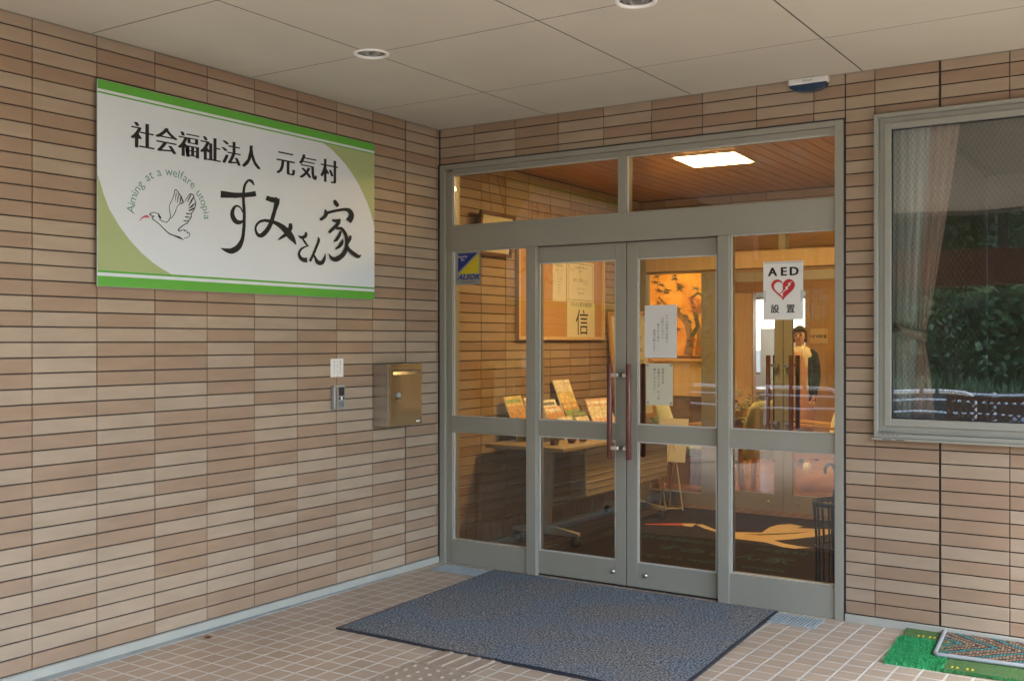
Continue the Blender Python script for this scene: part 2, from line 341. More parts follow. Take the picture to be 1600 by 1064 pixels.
M['rug_red'] = mat('rug_red_pile', (.50, .08, .04), .9, var=.12, vscale=60, bump=.6, bscale=300)
M['rug_green'] = mat('rug_green_pile', (.012, .075, .045), .9, var=.2, vscale=60, bump=.6, bscale=300)
M['rug_black'] = mat('rug_black_pile', (.015, .012, .01), .95, var=.2, vscale=60)
M['cork'] = mat('cork_board', (.45, .25, .09), .8, var=.1, vscale=60, var2=.05, bump=.3)
M['table_top'] = mat('table_laminate', (.34, .29, .20), .45, var=.04)
M['table_leg'] = mat('table_grey_steel', (.40, .40, .35), .45, metal=.3, var=.05)
M['green_fab'] = mat('yellow_green_upholstery', (.58, .58, .24), .8, var=.06, vscale=60, sheen=.3, bump=.3)
M['green_fab2'] = mat('sage_upholstery', (.52, .58, .38), .8, var=.06, vscale=60, sheen=.3, bump=.3)
M['chair_wood'] = mat('orange_beech', (.70, .40, .18), .4, var=.08, vscale=6, stretch=(4, 4, .6))
M['black_wire'] = mat('black_coated_wire', (.02, .02, .02), .4, var=.1)
M['navy'] = mat('navy_nylon', (.02, .028, .05), .6, var=.1)
M['sheer'] = None
M['curtain'] = mat('taupe_curtain', (.72, .56, .48), .85, var=.05, vscale=40, bump=.4, bscale=300, sheen=.2)
M['skin'] = mat('skin', (.55, .32, .21), .5, var=.04, vscale=20)
M['hair'] = mat('dark_brown_hair', (.03, .018, .012), .5, var=.3, vscale=60, stretch=(4, 4, .6))
M['apron'] = mat('salmon_apron_cloth', (.55, .30, .19), .85, var=.05, vscale=12, bump=.2)
M['shirt'] = mat('cream_shirt_cloth', (.66, .58, .40), .85, var=.04)
M['cardigan'] = mat('black_knit', (.015, .017, .02), .9, var=.2, vscale=80, bump=.5)
M['trousers'] = mat('beige_trousers', (.50, .36, .24), .85, var=.05)
M['bark'] = mat('bark', (.10, .075, .05), .9, var=.25, vscale=14, bump=.8, bscale=30)
M['leaf_a'] = mat('leaves_mid_green', (.08, .14, .04), .6, var=.35, vscale=1.4)
M['leaf_b'] = mat('leaves_pale_green', (.17, .24, .11), .6, var=.3, vscale=1.4)
M['leaf_c'] = mat('leaves_dark_green', (.035, .065, .025), .6, var=.35, vscale=1.2)
M['beam'] = mat('red_brown_stained_timber', (.13, .045, .025), .6, var=.15, vscale=6, stretch=(.5, 8, 8))
M['car'] = mat('silver_car_paint', (.42, .46, .50), .25, metal=.6, var=.02, coat=.8)
M['car_glass'] = mat('dark_car_glass', (.03, .04, .045), .08, var=.05, spec=.8)
M['tyre'] = mat('tyre', (.02, .02, .02), .8, var=.2)
M['gold_leaf'] = two_tone('gold_leaf_ground', (.60, .27, .04), (.72, .38, .07), 5, .4, .1)
M['paint_brown'] = mat('painted_trunk_brown', (.20, .12, .06), .6, var=.2)
M['paint_dark'] = mat('painted_dark_green', (.06, .055, .025), .6, var=.3)
M['paint_red'] = mat('painted_russet', (.35, .08, .02), .6, var=.3)
M['wicker'] = two_tone('wicker', (.30, .15, .06), (.45, .25, .1), 60, .7, 1.0, kind='wave')
M['lamp'] = mat('lamp_diffuser', (.9, .9, .9), .5, emit=(1.0, .60, .21), es=12.5, var=.01)
M['lobby_fill'] = mat('lobby_fill_diffuser', (.9, .9, .9), .5, emit=(1.0, .64, .27), es=6.0, var=.01)
M['office_fill'] = mat('office_fill_diffuser', (.9, .9, .9), .5, emit=(1, .96, .88), es=9, var=.01)
def sheer_mat():
    m = bpy.data.materials.new('sheer_curtain'); m.use_nodes = True; t = m.node_tree; t.nodes.clear()
    o = nd(t, 'ShaderNodeOutputMaterial'); tr = nd(t, 'ShaderNodeBsdfTransparent'); d = nd(t, 'ShaderNodeBsdfDiffuse'); d.inputs[0].default_value = (.92, .95, .93, 1)
    n = nd(t, 'ShaderNodeTexNoise'); n.inputs['Scale'].default_value = 400; mr = nd(t, 'ShaderNodeMapRange'); mr.inputs[3].default_value = .8; mr.inputs[4].default_value = .97
    x = nd(t, 'ShaderNodeMixShader'); t.links.new(n.outputs[0], mr.inputs[0]); t.links.new(mr.outputs[0], x.inputs[0]); t.links.new(tr.outputs[0], x.inputs[1]); t.links.new(d.outputs[0], x.inputs[2]); t.links.new(x.outputs[0], o.inputs[0])
    return m
M['sheer'] = sheer_mat()

# traced outlines of the brush writing, the birds (wall and floor metres)
CALLI=[[-1.791,2.096,-1.789,2.132,-1.787,2.097,-1.784,2.132,-1.78,2.098,-1.778,2.132,-1.772,2.099,-1.769,2.132,-1.762,2.1,-1.758,2.132,-1.749,2.101,-1.745,2.132,-1.732,2.103,-1.729,2.132,-1.715,2.105,-1.713,2.132,-1.699,2.106,-1.698,2.133,-1.685,2.108,-1.686,2.134,-1.672,2.111,-1.674,2.135,-1.66,2.113,-1.662,2.137,-1.648,2.115,-1.65,2.139,-1.637,2.116,-1.638,2.14,-1.626,2.118,-1.627,2.142,-1.615,2.12,-1.617,2.144,-1.603,2.122,-1.607,2.146,-1.59,2.124,-1.596,2.149,-1.577,2.127,-1.584,2.152,-1.566,2.13,-1.573,2.155,-1.558,2.132,-1.565,2.157],[-1.57,2.186,-1.576,2.183,-1.572,2.19,-1.58,2.186,-1.574,2.196,-1.585,2.19,-1.577,2.202,-1.591,2.193,-1.582,2.208,-1.596,2.196,-1.589,2.211,-1.6,2.197,-1.596,2.213,-1.603,2.199,-1.605,2.212,-1.606,2.2,-1.614,2.21,-1.608,2.199,-1.622,2.205,-1.612,2.197,-1.629,2.198,-1.617,2.192,-1.635,2.191,-1.622,2.186,-1.641,2.183,-1.626,2.18,-1.645,2.175,-1.629,2.173,-1.648,2.166,-1.631,2.165,-1.65,2.156,-1.633,2.157,-1.652,2.146,-1.634,2.147,-1.653,2.135,-1.635,2.136,-1.654,2.122,-1.635,2.124,-1.654,2.11,-1.635,2.112,-1.654,2.097,-1.635,2.1,-1.653,2.085,-1.634,2.088,-1.652,2.073,-1.632,2.076,-1.651,2.061,-1.631,2.064,-1.65,2.05,-1.63,2.052,-1.649,2.038,-1.629,2.04,-1.649,2.026,-1.629,2.028,-1.649,2.014,-1.629,2.016,-1.65,2.002,-1.63,2.004,-1.65,1.99,-1.63,1.991,-1.651,1.978,-1.63,1.979,-1.652,1.966,-1.631,1.967,-1.654,1.954,-1.632,1.955,-1.655,1.942,-1.634,1.942,-1.657,1.93,-1.635,1.929,-1.66,1.918,-1.637,1.916,-1.664,1.907,-1.64,1.904,-1.67,1.897,-1.644,1.892,-1.677,1.888,-1.649,1.88,-1.684,1.88,-1.655,1.868,-1.691,1.874,-1.663,1.857,-1.699,1.868,-1.675,1.847,-1.708,1.863,-1.688,1.839,-1.717,1.859,-1.702,1.833,-1.724,1.856,-1.717,1.828,-1.73,1.854,-1.731,1.828,-1.738,1.853,-1.744,1.83,-1.747,1.853,-1.754,1.833,-1.757,1.852,-1.763,1.836,-1.767,1.852,-1.772,1.84,-1.776,1.852,-1.78,1.844,-1.785,1.852,-1.787,1.848,-1.791,1.852,-1.792,1.851],[-1.645,2.042,-1.653,2.039,-1.647,2.045,-1.655,2.042,-1.65,2.05,-1.658,2.047,-1.653,2.056,-1.661,2.052,-1.657,2.061,-1.664,2.056,-1.661,2.064,-1.668,2.059,-1.665,2.067,-1.671,2.061,-1.67,2.07,-1.676,2.062,-1.675,2.071,-1.68,2.063,-1.68,2.073,-1.684,2.063,-1.686,2.073,-1.687,2.064,-1.693,2.073,-1.69,2.063,-1.7,2.07,-1.692,2.062,-1.707,2.066,-1.695,2.058,-1.714,2.06,-1.698,2.053,-1.72,2.052,-1.701,2.047,-1.725,2.045,-1.703,2.042,-1.728,2.037,-1.703,2.036,-1.73,2.028,-1.704,2.03,-1.73,2.019,-1.703,2.024,-1.729,2.01,-1.701,2.019,-1.725,2.002,-1.698,2.014,-1.72,1.994,-1.694,2.009,-1.714,1.987,-1.69,2.004,-1.706,1.982,-1.686,2.002,-1.697,1.978,-1.683,2.0,-1.687,1.976,-1.679,1.999,-1.677,1.977,-1.674,1.998,-1.668,1.978,-1.671,1.998,-1.659,1.982,-1.667,1.998,-1.651,1.987,-1.66,1.999,-1.646,1.991,-1.654,2.001,-1.643,1.994,-1.649,2.002],[-1.498,2.118,-1.488,2.142,-1.49,2.117,-1.48,2.142,-1.478,2.115,-1.468,2.14,-1.465,2.113,-1.455,2.139,-1.452,2.111,-1.445,2.139,-1.44,2.111,-1.437,2.139,-1.43,2.112,-1.429,2.14,-1.422,2.113,-1.422,2.142,-1.416,2.113,-1.416,2.142],[-1.432,2.136,-1.398,2.137,-1.433,2.131,-1.399,2.132,-1.435,2.124,-1.399,2.125,-1.437,2.117,-1.4,2.116,-1.438,2.109,-1.402,2.108,-1.44,2.103,-1.406,2.1,-1.441,2.095,-1.41,2.092,-1.443,2.087,-1.414,2.084,-1.445,2.079,-1.418,2.076,-1.448,2.07,-1.422,2.068,-1.451,2.061,-1.425,2.059,-1.455,2.052,-1.428,2.049,-1.459,2.043,-1.432,2.04,-1.462,2.033,-1.435,2.03,-1.466,2.023,-1.439,2.019,-1.471,2.013,-1.443,2.008,-1.476,2.003,-1.448,1.997,-1.482,1.994,-1.455,1.986,-1.489,1.984,-1.462,1.974,-1.497,1.975,-1.47,1.964,-1.504,1.967,-1.479,1.954,-1.512,1.96,-1.489,1.945,-1.521,1.953,-1.499,1.936,-1.528,1.947,-1.511,1.929,-1.532,1.945,-1.523,1.924,-1.534,1.944,-1.536,1.923,-1.537,1.943,-1.547,1.925,-1.541,1.943,-1.556,1.93,-1.546,1.945,-1.562,1.935,-1.55,1.949,-1.566,1.942,-1.555,1.956,-1.57,1.951,-1.557,1.962,-1.572,1.96,-1.558,1.969,-1.572,1.968,-1.556,1.975,-1.57,1.977,-1.552,1.982,-1.566,1.986,-1.547,1.988,-1.56,1.994,-1.541,1.993,-1.553,2.001,-1.535,1.997,-1.545,2.007,-1.529,2.0,-1.536,2.012,-1.521,2.002,-1.526,2.016,-1.513,2.004,-1.516,2.018,-1.505,2.006,-1.506,2.021,-1.497,2.006,-1.496,2.022,-1.488,2.006,-1.485,2.022,-1.477,2.005,-1.473,2.022,-1.466,2.004,-1.46,2.022,-1.453,2.002,-1.446,2.021,-1.44,2.0,-1.431,2.019,-1.428,1.996,-1.415,2.016,-1.416,1.991,-1.4,2.013,-1.404,1.985,-1.384,2.008,-1.392,1.978,-1.368,2.003,-1.381,1.971,-1.353,1.996,-1.372,1.964,-1.34,1.989,-1.363,1.956,-1.327,1.981,-1.354,1.947,-1.316,1.973,-1.345,1.94,-1.307,1.965,-1.336,1.934,-1.3,1.957,-1.327,1.929,-1.294,1.949,-1.318,1.924,-1.29,1.941,-1.31,1.92,-1.286,1.933,-1.302,1.916,-1.283,1.925,-1.294,1.911,-1.281,1.917,-1.287,1.907,-1.28,1.91,-1.282,1.905,-1.279,1.906],[-1.335,2.013,-1.314,2.018,-1.335,2.009,-1.312,2.014,-1.335,2.004,-1.309,2.009,-1.336,1.999,-1.306,2.001,-1.338,1.995,-1.307,1.991,-1.341,1.989,-1.312,1.982,-1.345,1.981,-1.319,1.972,-1.351,1.973,-1.327,1.963,-1.357,1.966,-1.337,1.955,-1.364,1.961,-1.347,1.947,-1.372,1.955,-1.358,1.941,-1.381,1.949,-1.369,1.936,-1.39,1.943,-1.379,1.932,-1.398,1.936,-1.389,1.927,-1.405,1.93,-1.399,1.923,-1.411,1.924,-1.408,1.92,-1.416,1.92,-1.414,1.918],[-1.268,1.956,-1.265,1.958,-1.265,1.953,-1.26,1.958,-1.261,1.949,-1.254,1.956,-1.256,1.944,-1.247,1.956,-1.247,1.941,-1.243,1.956,-1.238,1.941,-1.239,1.957,-1.228,1.942,-1.233,1.959,-1.218,1.944,-1.227,1.961,-1.209,1.948,-1.224,1.962,-1.202,1.954,-1.223,1.963,-1.199,1.96,-1.222,1.964,-1.197,1.965,-1.22,1.967,-1.197,1.97,-1.219,1.969,-1.199,1.975,-1.218,1.971,-1.203,1.978,-1.217,1.973,-1.207,1.98,-1.217,1.976,-1.209,1.981,-1.217,1.978],[-1.24,1.942,-1.229,1.947,-1.237,1.938,-1.226,1.944,-1.233,1.933,-1.221,1.939,-1.228,1.927,-1.215,1.934,-1.223,1.922,-1.21,1.929,-1.217,1.917,-1.205,1.924,-1.211,1.912,-1.2,1.919,-1.204,1.908,-1.195,1.914,-1.199,1.905,-1.192,1.91,-1.194,1.903,-1.189,1.908,-1.19,1.903,-1.188,1.907,-1.188,1.903,-1.187,1.906,-1.186,1.904,-1.185,1.906],[-1.2,1.909,-1.197,1.904,-1.209,1.906,-1.205,1.9,-1.222,1.902,-1.217,1.895,-1.235,1.897,-1.228,1.889,-1.247,1.892,-1.237,1.884,-1.255,1.885,-1.242,1.879,-1.261,1.878,-1.247,1.873,-1.266,1.871,-1.25,1.868,-1.269,1.864,-1.252,1.863,-1.27,1.856,-1.251,1.859,-1.269,1.849,-1.248,1.854,-1.266,1.842,-1.245,1.85,-1.262,1.835,-1.241,1.847,-1.256,1.829,-1.237,1.845,-1.249,1.825,-1.232,1.843,-1.241,1.821,-1.227,1.842,-1.232,1.818,-1.223,1.841,-1.221,1.817,-1.219,1.842,-1.211,1.817,-1.213,1.843,-1.203,1.817,-1.207,1.844,-1.198,1.817,-1.202,1.845],[-1.12,1.961,-1.117,1.962,-1.119,1.958,-1.114,1.96,-1.119,1.953,-1.108,1.957,-1.119,1.949,-1.103,1.952,-1.121,1.944,-1.102,1.944,-1.124,1.937,-1.104,1.935,-1.128,1.928,-1.109,1.925,-1.133,1.918,-1.115,1.914,-1.138,1.908,-1.121,1.904,-1.144,1.899,-1.126,1.895,-1.149,1.889,-1.132,1.885,-1.155,1.88,-1.137,1.875,-1.16,1.87,-1.143,1.866,-1.166,1.861,-1.149,1.856,-1.172,1.851,-1.155,1.847,-1.178,1.842,-1.16,1.838,-1.182,1.835,-1.165,1.831,-1.184,1.831,-1.168,1.827,-1.184,1.828,-1.171,1.825,-1.184,1.826,-1.172,1.824,-1.183,1.825,-1.174,1.823],[-1.162,1.865,-1.149,1.871,-1.159,1.861,-1.145,1.866,-1.154,1.854,-1.14,1.86,-1.15,1.846,-1.134,1.853,-1.145,1.84,-1.128,1.847,-1.142,1.833,-1.123,1.842,-1.14,1.827,-1.117,1.837,-1.136,1.82,-1.112,1.834,-1.128,1.814,-1.109,1.834,-1.118,1.81,-1.105,1.833,-1.106,1.808,-1.101,1.833,-1.094,1.809,-1.098,1.833,-1.08,1.814,-1.097,1.832,-1.071,1.821,-1.094,1.834,-1.065,1.829,-1.089,1.838,-1.061,1.838,-1.083,1.844,-1.058,1.846,-1.078,1.85,-1.057,1.854,-1.073,1.856,-1.058,1.863,-1.069,1.863,-1.06,1.87,-1.066,1.87,-1.061,1.875,-1.063,1.875],[-1.0,2.17,-0.981,2.179,-0.999,2.166,-0.978,2.176,-0.997,2.161,-0.972,2.173,-0.995,2.155,-0.967,2.169,-0.991,2.15,-0.963,2.166,-0.986,2.146,-0.959,2.162,-0.98,2.142,-0.955,2.158,-0.974,2.139,-0.952,2.153,-0.97,2.137,-0.949,2.15],[-1.068,2.116,-1.064,2.118,-1.068,2.111,-1.059,2.115,-1.068,2.104,-1.052,2.111,-1.068,2.098,-1.044,2.105,-1.07,2.094,-1.04,2.097,-1.072,2.092,-1.042,2.088,-1.073,2.088,-1.046,2.081,-1.076,2.083,-1.053,2.074,-1.08,2.079,-1.06,2.068,-1.086,2.074,-1.07,2.062,-1.094,2.069,-1.081,2.056,-1.102,2.064,-1.09,2.052,-1.108,2.06,-1.097,2.049],[-1.048,2.09,-1.054,2.105,-1.036,2.093,-1.042,2.108,-1.019,2.099,-1.025,2.113,-0.999,2.104,-1.005,2.119,-0.981,2.109,-0.985,2.124,-0.963,2.113,-0.967,2.128,-0.945,2.117,-0.948,2.132,-0.927,2.121,-0.93,2.136,-0.913,2.123,-0.914,2.139,-0.901,2.123,-0.9,2.141,-0.893,2.123,-0.888,2.143,-0.887,2.121,-0.876,2.143,-0.883,2.119,-0.864,2.142,-0.88,2.117,-0.853,2.137,-0.875,2.113,-0.844,2.131,-0.872,2.109,-0.837,2.124,-0.871,2.106,-0.832,2.116,-0.872,2.104,-0.83,2.107,-0.873,2.101,-0.831,2.099,-0.876,2.098,-0.833,2.091,-0.879,2.094,-0.836,2.084,-0.883,2.09,-0.842,2.076,-0.888,2.085,-0.848,2.069,-0.893,2.08,-0.854,2.063,-0.898,2.077,-0.858,2.059],[-1.01,2.058,-1.005,2.069,-1.005,2.056,-0.999,2.069,-0.996,2.054,-0.991,2.069,-0.986,2.053,-0.982,2.07,-0.975,2.052,-0.975,2.07,-0.964,2.054,-0.968,2.072,-0.953,2.057,-0.959,2.074,-0.944,2.061,-0.95,2.076,-0.937,2.063,-0.944,2.077],[-0.965,2.065,-0.939,2.057,-0.969,2.06,-0.943,2.052,-0.974,2.054,-0.949,2.045,-0.979,2.047,-0.956,2.037,-0.986,2.04,-0.965,2.029,-0.993,2.034,-0.975,2.022,-1.003,2.027,-0.986,2.014,-1.014,2.02,-0.996,2.007,-1.022,2.013,-1.005,2.002,-1.029,2.007,-1.012,1.997,-1.035,2.002,-1.018,1.992,-1.039,1.998,-1.023,1.989,-1.043,1.995,-1.027,1.986],[-0.978,2.013,-0.98,2.026,-0.97,2.013,-0.972,2.028,-0.959,2.014,-0.96,2.03,-0.949,2.015,-0.946,2.032,-0.942,2.014,-0.931,2.031,-0.937,2.011,-0.918,2.026,-0.93,2.006,-0.909,2.019,-0.923,2.0,-0.9,2.011,-0.917,1.993,-0.893,2.003,-0.913,1.986,-0.887,1.994,-0.909,1.978,-0.883,1.985,-0.907,1.969,-0.879,1.974,-0.905,1.96,-0.877,1.964,-0.904,1.95,-0.876,1.953,-0.905,1.94,-0.877,1.941,-0.906,1.929,-0.878,1.929,-0.909,1.92,-0.881,1.917,-0.914,1.91,-0.885,1.906,-0.92,1.901,-0.89,1.894,-0.927,1.893,-0.897,1.883,-0.935,1.886,-0.907,1.871,-0.946,1.879,-0.92,1.861,-0.959,1.872,-0.936,1.851,-0.972,1.867,-0.952,1.842,-0.981,1.863,-0.969,1.836,-0.986,1.861,-0.986,1.834,-0.992,1.86,-1.001,1.836,-0.998,1.86,-1.013,1.841,-1.005,1.861,-1.022,1.846,-1.012,1.863,-1.029,1.854,-1.021,1.868,-1.032,1.863,-1.028,1.873,-1.035,1.871,-1.033,1.877,-1.036,1.876],[-0.948,2.009,-0.933,2.008,-0.951,2.005,-0.934,2.003,-0.954,1.999,-0.935,1.997,-0.959,1.992,-0.937,1.989,-0.963,1.986,-0.941,1.981,-0.968,1.979,-0.947,1.973,-0.974,1.972,-0.954,1.964,-0.98,1.965,-0.961,1.957,-0.985,1.959,-0.969,1.95,-0.987,1.956,-0.978,1.946,-0.991,1.954,-0.986,1.945,-0.995,1.951,-0.992,1.944,-0.998,1.949,-0.996,1.944],[-0.928,1.965,-0.922,1.964,-0.931,1.961,-0.921,1.96,-0.935,1.955,-0.919,1.954,-0.94,1.95,-0.919,1.947,-0.945,1.945,-0.921,1.939,-0.949,1.941,-0.925,1.932,-0.954,1.935,-0.932,1.925,-0.959,1.93,-0.939,1.919,-0.964,1.925,-0.948,1.914,-0.97,1.919,-0.958,1.909,-0.977,1.913,-0.969,1.906,-0.983,1.907,-0.979,1.903,-0.987,1.903,-0.986,1.901],[-0.871,1.99,-0.852,1.99,-0.873,1.986,-0.852,1.986,-0.875,1.981,-0.852,1.981,-0.877,1.976,-0.852,1.974,-0.88,1.972,-0.855,1.966,-0.884,1.966,-0.861,1.959,-0.89,1.959,-0.868,1.951,-0.895,1.952,-0.875,1.944,-0.899,1.947,-0.88,1.939],[-0.904,1.937,-0.888,1.943,-0.902,1.931,-0.883,1.937,-0.899,1.922,-0.877,1.93,-0.894,1.912,-0.87,1.922,-0.886,1.902,-0.862,1.916,-0.874,1.894,-0.852,1.911,-0.861,1.886,-0.84,1.905,-0.847,1.88,-0.827,1.9,-0.836,1.875,-0.816,1.895,-0.826,1.872,-0.807,1.892,-0.816,1.868,-0.8,1.889,-0.805,1.867,-0.796,1.888,-0.793,1.867,-0.794,1.887,-0.782,1.872,-0.793,1.885,-0.776,1.878,-0.787,1.886,-0.773,1.884,-0.78,1.887,-0.772,1.887,-0.775,1.889]]
BEAK=[[-2.259,1.938,-2.261,1.939,-2.254,1.942,-2.257,1.944,-2.247,1.949,-2.251,1.952,-2.239,1.954,-2.243,1.959,-2.232,1.956,-2.235,1.964,-2.224,1.957,-2.227,1.968,-2.219,1.958,-2.217,1.97,-2.214,1.958,-2.209,1.967,-2.208,1.958,-2.205,1.962,-2.203,1.957,-2.202,1.958]]
